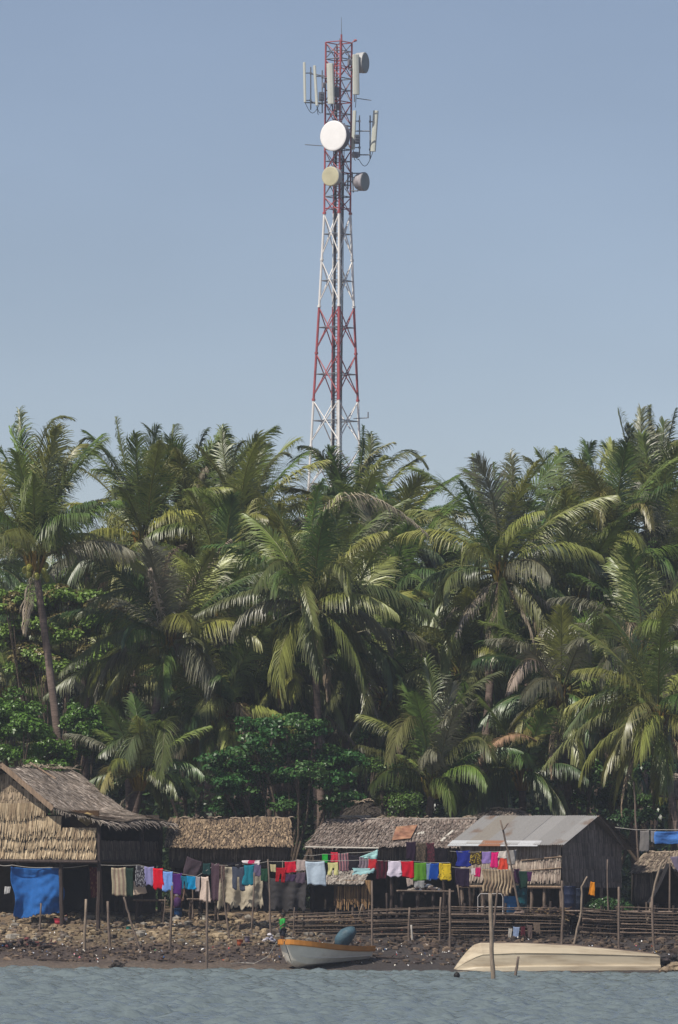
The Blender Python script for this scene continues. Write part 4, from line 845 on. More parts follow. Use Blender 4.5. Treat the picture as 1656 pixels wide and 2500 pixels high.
simple_hut('long hut with grey brown thatch and a rusty sheet on its roof', 'thatched_hut', ((800, 1999), (1165, 1997)), 2.0, 1.0, ((0.25, 0.205, 0.18), (0.20, 0.16, 0.135), (0.31, 0.26, 0.225), (0.17, 0.13, 0.11)), DARKT, 15.8, seed=22, hip_l=0.75, wall_bot=2120, extra=c_extra, stilts=7)
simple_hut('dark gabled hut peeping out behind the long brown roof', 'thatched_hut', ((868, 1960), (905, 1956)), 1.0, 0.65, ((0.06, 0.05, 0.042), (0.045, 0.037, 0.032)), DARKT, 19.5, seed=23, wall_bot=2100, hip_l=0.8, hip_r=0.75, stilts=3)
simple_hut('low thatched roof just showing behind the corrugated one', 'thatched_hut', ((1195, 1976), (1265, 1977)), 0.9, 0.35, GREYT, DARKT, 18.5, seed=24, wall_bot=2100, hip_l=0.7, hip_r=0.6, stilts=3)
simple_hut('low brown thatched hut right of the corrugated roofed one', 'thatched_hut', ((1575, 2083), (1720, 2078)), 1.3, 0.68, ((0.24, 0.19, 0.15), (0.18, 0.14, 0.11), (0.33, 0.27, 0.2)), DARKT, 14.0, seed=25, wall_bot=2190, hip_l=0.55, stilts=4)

CORR = None
def corr_mat():
    m = bpy.data.materials.new('corrugated_zinc'); m.use_nodes = True; t = m.node_tree; L = t.links.new; b = t.nodes['Principled BSDF']
    at = t.nodes.new('ShaderNodeAttribute'); at.attribute_name = 'tint'; tc = t.nodes.new('ShaderNodeTexCoord')
    n1 = t.nodes.new('ShaderNodeTexNoise'); n1.inputs['Scale'].default_value = 1.3; n1.inputs['Detail'].default_value = 7; L(tc.outputs['Object'], n1.inputs['Vector'])
    mr = t.nodes.new('ShaderNodeMapRange'); mr.inputs[1].default_value = 0.60; mr.inputs[2].default_value = 0.72; L(n1.outputs[0], mr.inputs[0])
    mx = t.nodes.new('ShaderNodeMix'); mx.data_type = 'RGBA'; L(mr.outputs[0], mx.inputs[0]); L(at.outputs['Color'], mx.inputs[6]); mx.inputs[7].default_value = (0.26, 0.19, 0.145, 1)
    n2 = t.nodes.new('ShaderNodeTexNoise'); n2.inputs['Scale'].default_value = 14; n2.inputs['Detail'].default_value = 5; L(tc.outputs['Object'], n2.inputs['Vector'])
    m2 = t.nodes.new('ShaderNodeMapRange'); m2.inputs[3].default_value = 0.8; m2.inputs[4].default_value = 1.15; L(n2.outputs[0], m2.inputs[0])
    s_ = t.nodes.new('ShaderNodeVectorMath'); s_.operation = 'SCALE'; L(mx.outputs[2], s_.inputs[0]); L(m2.outputs[0], s_.inputs['Scale']); L(s_.outputs[0], b.inputs['Base Color'])
    b.inputs['Roughness'].default_value = 0.55; b.inputs['Metallic'].default_value = 0.1; return m
def hut_corr():
    rnd = random.Random(31); a = R(39); U = Vector((math.cos(a), -math.sin(a), 0)); Vd = Vector((math.sin(a), math.cos(a), 0)); Z = Vector((0, 0, 1))
    Q = P(1460, 1992, 11.0); A = Q-U*4.95; Lr = 4.95; cm = corr_mat()
    base = (A+Q)/2; base.z = ground_z(base.x, base.y); H = empty('stilt_house', base, 'stilt house with a grey corrugated iron roof at right', 'stilt house')
    def roof(direction, run, drop, cols, name, rags=True, sag=0.0):
        d = (direction*run-Z*drop); Ls = d.length; d.normalize(); N = U.cross(d).normalized()
        if N.z < 0: N = -N
        x = 0; si = 0; mb = MB()
        while x < Lr-0.05:
            wd = min(0.78, Lr-x); nseg = int(wd/0.0125)+1; c = rnd.choice(cols); b = len(mb.v); l_ = Ls+rnd.uniform(-0.05, 0.06)*rags; up = 0.012*(si % 2)
            for i in range(nseg+1):
                xx_ = x+wd*i/nseg; h = 0.019*math.sin(xx_/0.08*2*math.pi)+up
                for s in (0, l_*0.5, l_):
                    mb.v.append(tuple(A+U*xx_+d*s+N*(h-sag*math.sin(math.pi*s/Ls))))
            for i in range(nseg):
                for j in range(2): mb.f.append((b+i*3+j, b+(i+1)*3+j, b+(i+1)*3+j+1, b+i*3+j+1)); mb.m.append(0); mb.c.append(c)
            x += 0.74; si += 1
        return mb.build(name, cm, H, solid=0.004), d, N, Ls
    Gc = [(0.35, 0.34, 0.33), (0.39, 0.38, 0.37), (0.31, 0.30, 0.29), (0.34, 0.31, 0.27), (0.42, 0.41, 0.40)]
    o, d, N, Ls = roof(-Vd, 1.98, 1.02, Gc, 'roof')
    roof(Vd, 2.15, 1.15, [(0.2, 0.17, 0.15), (0.16, 0.14, 0.13)], 'roof')
    # eave strip of brighter and rusty sheets
    for x0, x1, c, lab in ((0.0, 1.35, (0.50, 0.52, 0.54), 'pale eave strip'), (1.35, 2.3, (0.30, 0.14, 0.08), 'rusty eave strip'), (2.3, 3.9, (0.52, 0.53, 0.55), 'pale eave strip')):
        mb = MB(); p = [A+U*x0+d*(Ls-0.26)+N*0.035, A+U*x1+d*(Ls-0.26)+N*0.035, A+U*x1+d*(Ls+0.06)-Z*0.04+N*0.035, A+U*x0+d*(Ls+0.06)-Z*0.04+N*0.035]
        mb.add(p+[q-N*0.02 for q in p], [(0, 1, 2, 3), (7, 6, 5, 4), (0, 4, 5, 1), (1, 5, 6, 2), (2, 6, 7, 3), (3, 7, 4, 0)], 0, c); e_ = mb.build('eave_strip', cm, H); e_['label'] = lab
    zf = P(1355, 2166, 9.9).z; G0 = Q-U*0.32; wf = G0-Vd*1.62; wb = G0+Vd*1.8
    # front wall
    mb = MB(); top = Q.z-1.02*1.62/1.98-0.06; Lw = Lr-0.6; W0 = wf-U*Lw; W0.z = top; h = top-zf
    sw = planar(W0, U, -Z, -Vd); rows = [(0, 0.62), (0.55, 0.5), (0.98, 0.42)]; strips(mb, sw, 0, Lw, rows, 0.05, 0.027, 0.05, ((0.34, 0.28, 0.23), (0.28, 0.225, 0.185), (0.39, 0.33, 0.27), (0.22, 0.17, 0.14)), rnd, skew=0.02); slab(mb, sw, 0, Lw, 0, h, 0.03)
    mb.build('front_wall', M_THATCH, H)
    mb = MB()
    for z0, z1 in ((0.66, 0.52), (1.02, 0.9)): mb.tube([W0+U*(Lw-1.7)-Z*z0-Vd*0.07, W0+U*(Lw+0.05)-Z*z1-Vd*0.07], 0.02, 5, col=(1.6, 1.5, 1.3))
    mb.tube([W0-Z*h-Vd*0.1-U*0.1, W0+U*(Lw+0.1)-Z*h-Vd*0.1], 0.05, 6, col=(1.5, 1.4, 1.2)); mb.build('wall_batten', M_WOOD, H)
    # gable wall, clipped by the roof slopes
    mb = MB(); Lg = 3.42; G = wf.copy()
    def gtop(v): return Q.z-0.08-(1.62-v)*1.02/1.98 if v < 1.62 else Q.z-0.08-(v-1.62)*1.15/2.15
    v = 0.0
    while v < Lg:
        zt = gtop(v); z = zt
        for r in range(8):
            z0 = zt if r == 0 else zf+2.9-0.45*r; z1 = max(zf, zf+2.9-0.45*(r+1)-0.03)
            if z0 > zt: z0 = zt
            if z1 < z0-0.02:
                c = rnd.choice(((0.21, 0.165, 0.14), (0.15, 0.12, 0.10), (0.26, 0.21, 0.175))); f = rnd.uniform(0.75, 1.25)
                p = [G+Vd*v, G+Vd*(v+0.04)]; p[0].z = p[1].z = 0; x_ = U*rnd.uniform(0.02, 0.05)
                mb.add([p[0]+Z*z0, p[1]+Z*z0, p[1]+Z*z1+x_, p[0]+Z*z1+x_], [(0, 1, 2, 3)], 0, tuple(q*f for q in c))
        v += 0.033
    pts = [(0, zf), (Lg, zf), (Lg, gtop(Lg)), (1.62, gtop(1.62)), (0, gtop(0))]; ring = []
    for off in (0, -0.04):
        for v, z in pts: q = G+Vd*v+U*off; q.z = z; ring.append(q)
    mb.add(ring, [(0, 1, 2, 3, 4), (9, 8, 7, 6, 5)]+[(i, (i+1) % 5, 5+(i+1) % 5, 5+i) for i in range(5)], 0, (0.05, 0.04, 0.035)); mb.build('gable_wall', M_THATCH, H)
    mb = MB(); q = Q+U*0.02; mb.tube([q+Z*0.0, q+Vd*0.6-Z*0.36, q+Vd*1.5-Z*1.1-U*0.0], 0.045, 6); mb.tube([q-Z*0.05-U*0.1, q-Vd*1.95-Z*1.07-U*0.1], 0.03, 6); mb.build('barge_pole', M_WOOD, H)
    mb = MB(); sf = lambda a_, s: (Q+U*0.02+(Vd*2.1-Z*1.15).normalized()*s-U*a_+Z*0.03, Z); strips(mb, sf, -0.1, 0.5, [(i*0.16, 0.4) for i in range(14)], 0.05, 0.04, 0.03, DARKT, rnd, skew=0.2); mb.build('rake_thatch', M_THATCH, H)
    mb = MB(); c = (W0+wb)/2; mb.box((c.x-0.1, c.y, zf), (Lw, 3.4, 0.08), mat=Matrix((U, Vd, Z)).transposed()); mb.build('floor', M_WOODD, H)
    mb = MB(); c = wb-U*Lw/2; c.z = (1.6+zf)/2; mb.box(c, (Lw, 0.05, zf-1.6), mat=Matrix((U, Vd, Z)).transposed()); mb.build('dark_backing', M_DARK, H)  # dark sheet added below the floor in place of deep shade
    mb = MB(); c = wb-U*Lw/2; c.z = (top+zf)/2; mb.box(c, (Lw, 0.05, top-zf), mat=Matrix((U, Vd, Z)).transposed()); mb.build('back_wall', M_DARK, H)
    for u, v, rr in [(0, 0, .07), (0, 1.2, .06), (0, 2.3, .06), (0, 3.3, .07), (-0.75, 0.02, .06), (-1.3, 0.02, .06), (-2.4, 0, .06), (-3.4, 0, .06), (-4.3, 0, .07), (-1.5, 2, .06), (-3, 2, .06), (-1.5, 3.3, .06), (-3, 3.3, .06), (-4.3, 3.3, .06)]:
        p = wf+U*u+Vd*v; g = ground_z(p.x, p.y); mb = MB(); p.z = zf; mb.tube(pole_pts((p.x, p.y, g-0.1), p, rnd, w_=0.02), rr, 6); mb.build('stilt', M_WOOD, H)
hut_corr()
def hut_edge():
    rnd = random.Random(41); O = P(1643, 1950, 15.5); b_ = O.copy(); b_.z = ground_z(O.x, O.y); H = empty('thatched_hut', b_, 'straw walled hut just entering at the right picture edge', 'hut')
    mb = MB(); sw = planar(O, Vector((1, 0, 0)), Vector((0, 0, -1)), Vector((0, -1, 0))); strips(mb, sw, 0, 2.5, [(0, .45), (.4, .45), (.8, .45)], .05, .03, .06, STRAW, rnd); slab(mb, sw, 0, 2.5, 0, 1.2, .04)
    sw2 = planar(O, Vector((0, 1, 0)), Vector((0, 0, -1)), Vector((-1, 0, 0))); strips(mb, sw2, 0, 2, [(0, .45), (.4, .45), (.8, .45)], .05, .03, .06, STRAW, rnd); slab(mb, sw2, 0, 2, 0, 1.2, .04); mb.build('wall', M_THATCH, H)
    mb = MB(); sr = planar(O+Vector((-.3, 1.1, 0.9)), Vector((1, 0, 0)), Vector((0, -.8, -.6)), Vector((0, -.6, .8))); strips(mb, sr, .35, 2.9, [(i*.17, .45) for i in range(8)], .06, .04, .04, GREYT, rnd); slab(mb, sr, .35, 2.9, 0, 1.5, .06)
    sr = planar(O+Vector((-.3, 1.1, 0.9)), Vector((1, 0, 0)), Vector((0, .8, -.6)), Vector((0, .6, .8))); slab(mb, sr, .35, 2.9, 0, 1.5, .06); mb.build('roof', M_THATCH, H)
    mb = MB(); mb.box(O+Vector((1.25, 1, -1.25)), (2.6, 2.2, 0.08)); mb.tube([P(1610, 1944, 15.4), P(1690, 1948, 15.4)], 0.035, 5); mb.build('floor', M_WOOD, H)
    for x in (0.1, 1.2, 2.4):
        for yy_ in (0.1, 1.9):
            p = O+Vector((x, yy_, -1.25)); mb = MB(); mb.tube(pole_pts((p.x, p.y, ground_z(p.x, p.y)-.1), p, rnd, w_=.02), .06, 6); mb.build('stilt', M_WOODD, H)
hut_edge()
def tent_shelter():
    y = 8.5; ap = P(1636, 2108, y); bl = P(1588, 2205, y); br = P(1700, 2205, y); dp = Vector((0, 2.6, 0)); b_ = ap.copy(); b_.z = ground_z(ap.x, y)
    H = empty('lean_to_shelter', b_, 'black peaked shelter of sheeting at the right edge behind the fence', 'shelter')
    mb = MB()
    for p, q in ((ap, bl), (ap, br)):
        n = 8
        for i in range(n):
            for j in range(4):
                v = []
                for (ii_, jj) in ((i, j), (i+1, j), (i+1, j+1), (i, j+1)):
                    r_ = p.lerp(q, ii_/n)+dp*jj/4; r_.z -= 0.08*math.sin(math.pi*ii_/n)*(1+0.5*math.sin(jj*2)); v.append(r_)
                mb.add(v, [(0, 1, 2, 3)], 0)
    mb.build('sheet', mat('black_sheeting', (0.025, 0.024, 0.028), 0.6, 0.3, 4, tinted=False), H, solid=0.01)
    mb = MB(); mb.add([ap+dp*0.6, bl+dp*0.6, br+dp*0.6], [(0, 1, 2)]); mb.build('back_sheet', M_DARK, H, solid=0.01)
    for q in (ap, bl, br, ap+dp, bl+dp, br+dp):
        mb = MB(); mb.tube([(q.x, q.y, ground_z(q.x, q.y)-0.1), q+Vector((0, 0, 0.03))], 0.035, 6); mb.build('post', M_WOOD, H)
tent_shelter()

# ================================================================== POLES, FENCES, DECKS
POLEG = 'wooden poles standing on the shore'
def pole(label, pts, y=None, r=0.04, m=None, name='wooden_pole', group=POLEG, bury=0.25, yt=None):
    bx, by = pts[-1]; yb = gy(bx, by) if y is None else y
    rnd = random.Random(int(bx*7+by)); V_ = []
    for i, (px, py) in enumerate(pts):
        yy_ = yb if yt is None else yb+(yt-yb)*(1-i/(len(pts)-1)); V_.append(P(px, py, yy_))
    d = (V_[-1]-V_[-2]).normalized(); V_.append(V_[-1]+d*bury)
    full = []
    for i in range(len(V_)-1):
        for j in range(4): full.append(V_[i].lerp(V_[i+1], j/4)+Vector((rnd.uniform(-1, 1), 0, 0))*0.012)
    full.append(V_[-1]); rad = [r*(0.75+0.35*i/(len(full)-1))*rnd.uniform(0.92, 1.08) for i in range(len(full))]
    mb = MB(); mb.tube(full, rad, 7)
    return tag(mb.build(name, m or M_WOOD, smooth=True, loc=V_[-2]), label, 'pole', group)
LW = mat('sunlit_pale_wood', (0.26, 0.205, 0.155), 0.85, 0.3, 6, 0.4, 30, stretch=(3, 3, 0.6))
pole('short dark stake under the blue tarp', [(101, 2205), (97, 2268)])
pole('thick pale pole right below the left house corner', [(211, 2195), (206, 2318)], r=0.055, m=LW)
pole('thick brown pole just right of the pale one', [(264, 2200), (268, 2320)], r=0.055)
pole('pole leaning right below the striped beige towel', [(303, 2190), (318, 2245), (345, 2325)], r=0.042)
pole('pole between the dark doorway and the beige towel', [(246, 2120), (251, 2242)], r=0.04)
pole('pole under the light blue and purple clothes', [(421, 2162), (415, 2320)], r=0.05)
pole('pole crossed behind the purple clothes', [(404, 2190), (398, 2260)], r=0.025)
pole('tall pole that reaches down to the water left of the skiff', [(507, 2150), (505, 2366)], r=0.05)
pole('slender pole leaning over the cream tarp', [(541, 2115), (548, 2200), (561, 2298)], r=0.035)
pole('thin pole right of the cream tarp', [(622, 2130), (613, 2290)], r=0.035)
pole('thin pole at the left edge of the grey tarp', [(655, 2098), (662, 2298)], r=0.035)
pole('slim stick in the middle of the grey tarp', [(690, 2100), (692, 2235)], r=0.025)
pole('short stick behind the skiff stern', [(719, 2215), (715, 2292)], r=0.025)
pole('thin dark pole right of the grey tarp', [(739, 2105), (742, 2262)], r=0.03, m=M_WOODD)
pole('pale stick leaning right beside the blue wrapped motor', [(885, 2207), (868, 2268)], r=0.035, m=LW)
pole('dark post above the skiff stern', [(908, 2150), (910, 2328)], r=0.045)
pole('dark post in the fence under the green shirt', [(1000, 2215), (998, 2300)], r=0.045)
pole('upright post under the brown wall below the yellow shirt', [(1076, 2190), (1074, 2300)], r=0.04)
pole('pole right of the table with the dark clothes', [(1099, 2170), (1098, 2320)], r=0.05)
pole('tall bent pole standing in the water before the cream hull', [(1197, 2180), (1200, 2290), (1204, 2391)], y=-17, r=0.075, m=LW, bury=1.5)
pole('short crooked stake standing in the water before the cream hull', [(1266, 2335), (1258, 2383)], y=-11, r=0.05, bury=0.8)
pole('slim leaning mast with a short fork before the corrugated roof', [(1222, 2002), (1248, 2110), (1268, 2222)], y=7.5, r=0.04, bury=0.8)
pole('short forked branch lashed to the slim leaning mast', [(1241, 2010), (1230, 2024)], y=7.45, r=0.03, group=None, name='forked_branch', bury=0.05)
pole('pole leaning left behind the pole in the water', [(1216, 2172), (1209, 2230), (1203, 2300)], r=0.045)
pole('crooked dark pole under the corner of the right house', [(1372, 2150), (1375, 2220), (1371, 2308)], r=0.05)
pole('bent pole leaning out from under the right gable', [(1434, 2140), (1421, 2165), (1420, 2225), (1400, 2312)], r=0.04, m=LW)
pole('thin upright pole in front of the right gable', [(1483, 2098), (1485, 2200)], y=7.5, r=0.03, bury=0.6)
pole('fence pole below the right end of the right house', [(1511, 2165), (1512, 2325)], r=0.05)
pole('pale crooked pole leaning left of the black shelter', [(1617, 2104), (1604, 2140), (1590, 2210)], y=7.2, r=0.045, m=LW, bury=0.7)
pole('pole that carries on below the pale crooked one', [(1592, 2190), (1597, 2320)], r=0.05)
pole('thin bare pole standing behind the right hut', [(1548, 1908), (1552, 1990), (1557, 2070)], y=14.0, r=0.04, bury=1.6)
pole('thin pole behind the cream shirt', [(529, 2110), (533, 2230)], y=8.5, r=0.03)
pole('thin post by the blue jerrycan', [(470, 2150), (471, 2225)], y=8.8, r=0.03)
pole('dark post in the shade left of the cloth drying rack', [(944, 2180), (945, 2270)], y=7.0, r=0.045, m=M_WOODD)
pole('dark slanting post below the navy shirt', [(1118, 2160), (1126, 2225)], y=7.6, r=0.04, bury=0.6)
pole('white peeled stick standing on the shore right of the skiff', [(1004, 2258), (1008, 2302)], r=0.045, m=mat('peeled_wood', (0.42, 0.39, 0.35), 0.8, 0.2, 5))

def fence(label, x0, x1, rows, y, posts, seed, r=0.03, cols=None, wob=3.0, slope=0.0):
    rnd = random.Random(seed); c = P((x0+x1)/2, max(rows)+10, y); c.z = ground_z(c.x, y)
    H = empty('pole_fence', c, label, 'fence', None)
    for i, py in enumerate(rows):
        a, b_ = x0+rnd.uniform(-10, 8), x1+rnd.uniform(-8, 10); yo = rnd.uniform(-0.08, 0.08); mb = MB(); n = 7
        w0, w1 = rnd.uniform(-wob, wob), rnd.uniform(-wob, wob)
        pts = [P(a+(b_-a)*q/(n-1), py+w0+(w1-w0)*q/(n-1)+rnd.uniform(-1, 1)+slope*(q/(n-1)-0.5), y+yo) for q in range(n)]; t_ = rnd.uniform(0.35, 1.15)
        rr = r*rnd.uniform(0.6, 1.15); mb.tube(pts, [rr*(1-0.05*q) for q in range(n)], 6, col=(t_, t_*0.97, t_*0.93)); mb.build('rail', M_WOOD, H, smooth=True)
    for px, pt in posts:
        mb = MB(); t_ = P(px, pt, y+0.12); g = Vector((t_.x+rnd.uniform(-.05, .05), t_.y, ground_z(t_.x, t_.y)-0.2)); mb.tube(pole_pts(g, t_, rnd, w_=0.02), 0.045, 6); mb.build('post', M_WOODD, H)
    return H
fence('rough pole fence behind the skiff and the wrapped motor', 712, 912, [2228, 2236, 2243, 2247, 2254, 2259, 2263, 2268, 2273, 2279, 2283, 2290], 7.2, [(725, 2225), (775, 2228), (830, 2225), (868, 2225), (905, 2225)], 51, slope=-4)
fence('rough pole fence below the red, green, blue and yellow clothes', 905, 1100, [2216, 2222, 2229, 2233, 2240, 2244, 2247, 2252, 2256, 2263, 2266, 2270, 2276, 2280, 2290], 6.8, [(925, 2215), (968, 2210), (1020, 2212), (1060, 2210), (1092, 2210)], 52, slope=-8)
fence('rough pole fence behind the tall pole in the water', 1098, 1376, [2214, 2222, 2229, 2235, 2240, 2246, 2252, 2259, 2265, 2272, 2278, 2286], 6.8, [(1135, 2205), (1185, 2210), (1235, 2205), (1290, 2210), (1345, 2200)], 53, slope=3)
fence('dense fence of stacked rails under the right gable', 1418, 1512, [2221, 2227, 2233, 2240, 2246, 2252, 2259, 2266, 2273, 2278], 6.9, [(1424, 2215), (1468, 2212), (1508, 2210)], 54, r=0.036, wob=2, slope=5)
fence('dense fence of stacked rails at the right picture edge', 1512, 1680, [2216, 2229, 2237, 2243, 2250, 2258, 2264, 2271, 2279], 6.9, [(1520, 2210), (1560, 2212), (1600, 2210), (1645, 2210), (1672, 2210)], 55, r=0.036, wob=2, slope=5)
def deck(label, x0, x1, py, y0, y1, seed, name='pole_deck', legs=3):
    rnd = random.Random(seed); A = P(x0, py, y0); B = P(x1, py, y0); z = (A.z+B.z)/2; c = (A+B)/2; c.z = ground_z(c.x, y0)
    H = empty(name, c, label, 'deck'); mb = MB(); n = int((y1-y0)/0.07)
    for i in range(n):
        yy_ = y0+i*0.07; t_ = rnd.uniform(0.6, 1.4); mb.tube([(A.x+rnd.uniform(-.1, .1), yy_, z+rnd.uniform(-.01, .01)), (B.x+rnd.uniform(-.1, .1), yy_, z)], 0.034, 5, col=(t_, t_, t_))
    mb.build('floor_poles', M_WOOD, H)
    mb = MB()
    for k in range(3): x = A.x+(B.x-A.x)*(0.08+0.42*k); mb.tube([(x, y0-.05, z-0.08), (x, y1, z-0.08)], 0.045, 6)
    mb.build('joists', M_WOODD, H)
    for k in range(legs):
        for yy_ in (y0+0.1, y1-0.1):
            x = A.x+(B.x-A.x)*(0.05+0.9*k/(legs-1)); mb = MB(); mb.tube(pole_pts((x, yy_, ground_z(x, yy_)-.2), (x, yy_, z-.05), rnd, w_=.02), .05, 6); mb.build('leg', M_WOODD, H)
    return H
deck('pole deck with household things behind the middle fence', 915, 1365, 2233, 7.0, 10.3, 61, legs=6)
deck('pole deck behind the right rail fence', 1372, 1690, 2226, 7.1, 10.5, 62, legs=5)
deck('high washing table below the red to yellow clothes', 975, 1103, 2176, 7.6, 8.8, 63, name='washing_table', legs=4)
deck('low bench of pale poles behind the light blue shirt', 330, 402, 2198, 8.6, 9.4, 64, name='pole_bench', legs=2)
deck('low pole bench left of the cream tarp', 462, 530, 2196, 8.8, 9.5, 65, name='pole_bench', legs=2)
def log_backing(label, x0, x1, ptop, y, seed):  # upright logs added as a dark backdrop in place of under-deck shade
    rnd = random.Random(seed); A = P(x0, ptop, y); B = P(x1, ptop, y); mb = MB(); z = A.z; zb = ground_z((A.x+B.x)/2, y)-0.1
    x = A.x
    while x < B.x:
        t_ = rnd.uniform(0.5, 1.3); h = z+rnd.uniform(-0.15, 0.1); mb.tube([(x, y+rnd.uniform(-.05, .05), zb), (x+rnd.uniform(-.05, .05), y, h)], rnd.uniform(0.03, 0.06), 5, col=(t_, t_, t_)); x += 0.085
    tag(mb.build('dark_log_backing', M_WOODD), label, 'wall')
log_backing('added dark log backing standing in for shade under the middle deck', 745, 1100, 2262, 7.45, 71)
log_backing('added dark log backing standing in for shade behind the cream hull', 1100, 1690, 2262, 7.3, 72)
# stick hut behind the pale blue sheet
def stick_store():
    rnd = random.Random(81); y = 9.0; c = P(860, 2240, y); c.z = ground_z(c.x, y); H = empty('stick_store', c, 'small store walled with upright yellowish sticks below the aqua cloths', 'store')
    A = P(818, 2148, y); B = P(905, 2150, y); zb = P(860, 2206, y).z; x = A.x; mb = MB()
    while x < B.x:
        c = rnd.choice(((2.0, 1.65, 1.0), (1.5, 1.2, 0.8), (2.4, 2.0, 1.3), (0.9, 0.7, 0.5))); mb.tube([(x, y, A.z), (x+rnd.uniform(-.04, .04), y-.03, zb-rnd.uniform(-.1, .25))], 0.017, 5, col=c); x += 0.03
    mb.build('stick_wall', M_WOOD, H)
    mb = MB(); mb.box(((A.x+B.x)/2, y+1.0, A.z-0.3), (B.x-A.x, 1.6, 0.6)); mb.build('inner_walls', M_DARK, H)
    mb = MB(); sf = planar(P(805, 2126, y+0.9), Vector((1, 0, 0)), Vector((-.15, -0.9, -0.35)).normalized(), Vector((0, -.36, .93)))
    strips(mb, sf, 0, 1.35, [(i*.2, .4) for i in range(6)], .07, .05, .04, ((0.42, .38, .33), (.33, .29, .25), (.25, .21, .18)), rnd); slab(mb, sf, 0, 1.35, 0, 1.3, .05); mb.build('roof', M_THATCH, H)
    for px in (822, 862, 902):
        for dy in (0.05, 1.7):
            p = P(px, 2160, y+dy); mb = MB(); mb.tube([(p.x, p.y, ground_z(p.x, p.y)-.1), p], .045, 6); mb.build('stilt', M_WOOD, H)
stick_store()

# ================================================================== CLOTHES AND SHEETS
def cloth(label, x0, y0, x1, y1, y, col, kind='towel', cat=None, name=None, seed=0, group='washing on the clotheslines', folds=None, stripes=None, amp=None, corners=None, nx=14, nz=14, pattern=None, jag=0.0):
    rnd = random.Random(seed or int(x0*3+y0)); m = mpp(y); ph = rnd.uniform(0, 6); folds = folds or rnd.uniform(0.8, 2.2); amp = amp if amp is not None else min(0.02, 0.035*(x1-x0)*m)
    lc = col; V_ = []; F = []; C = []
    if corners is None: corners = [(x0+rnd.uniform(-1, 1), y0), (x1+rnd.uniform(-1, 1), y0+rnd.uniform(-1.5, 1.5)), (x1+rnd.uniform(-4, 2), y1+rnd.uniform(-5, 4)), (x0+rnd.uniform(-2, 4), y1+rnd.uniform(-5, 4))]
    drops = [rnd.uniform(-jag, jag) for _ in range(nx+1)]
    for j in range(nz+1):
        v = j/nz
        for i in range(nx+1):
            u = i/nx; uu = u
            ax = corners[0][0]*(1-u)+corners[1][0]*u; ay = corners[0][1]*(1-u)+corners[1][1]*u; bx = corners[3][0]*(1-u)+corners[2][0]*u; by = corners[3][1]*(1-u)+corners[2][1]*u
            if kind == 'tee':      # hung by its hem: sleeves spread near the bottom
                w_ = 0.94 if v < 0.62 else (0.94+0.16*min(1, (v-0.62)/0.12))
                cxx = (ax+bx)/2*0+((corners[0][0]+corners[1][0])/2*(1-v)+(corners[2][0]+corners[3][0])/2*v); px = cxx+(u-0.5)*(x1-x0)*w_
                py = ay*(1-v)+by*v-(0.10*(y1-y0)*(abs(u-0.5)*2)**2 if v > 0.8 else 0)
                if v > 0.9 and abs(u-0.5) < 0.16: py -= (y1-y0)*0.05
            elif kind == 'trousers':
                px = ax*(1-v)+bx*v; py = ay*(1-v)+by*v; g_ = max(0, v-0.35)/0.65; px += (0.06*g_*(x1-x0))*(1 if u > 0.5 else -1)
            elif kind == 'dress':
                w_ = 0.6+0.45*v; cxx = (corners[0][0]+corners[1][0])/2*(1-v)+(corners[2][0]+corners[3][0])/2*v; px = cxx+(u-0.5)*(x1-x0)*w_; py = ay*(1-v)+by*v
            else: px = ax*(1-v)+bx*v; py = ay*(1-v)+by*v
            px += (x1-x0)*0.02*math.sin(v*5+ph); py += drops[i]*v+ (0.03*(y1-y0))*math.sin(u*math.pi)*(1-v)
            dy = amp*(0.35+0.65*v)*math.sin(u*folds*2*math.pi+ph+v*1.6+2.2*n3(u*1.5, v*1.5, ph))+amp*0.7*n3(u*3+ph, v*2.5, seed)+amp*0.35*n3(u*8+v*4+ph, v*6-u*3, seed)
            V_.append(P(px+(x1-x0)*0.05*n3(u*2+ph, v*3, 5), py+(y1-y0)*0.05*v*n3(u*4+ph, 1, 9), y+dy))
    for j in range(nz):
        for i in range(nx):
            v = (j+0.5)/nz; u = (i+0.5)/nx
            if kind == 'trousers' and v > 0.4 and abs(u-0.5) < 0.04: continue
            F.append((j*(nx+1)+i, j*(nx+1)+i+1, (j+1)*(nx+1)+i+1, (j+1)*(nx+1)+i))
            c = col
            if stripes and (i//stripes[1]) % 2: c = stripes[0]
            if pattern and rnd.random() < pattern[1]: c = pattern[0]
            C.append(c)
    o = mesh_obj(name or {'tee': 'shirt', 'trousers': 'trousers', 'dress': 'dress', 'towel': 'towel'}[kind], V_, F, M_CLOTH, None, P((x0+x1)/2, y1, y), None, C, True)
    md = o.modifiers.new('thick', 'SOLIDIFY'); md.thickness = 0.008
    return tag(o, label, cat or {'tee': 'shirt', 'trousers': 'trousers', 'dress': 'dress', 'towel': 'towel'}[kind], group)
S = srgb
LY = 6.9
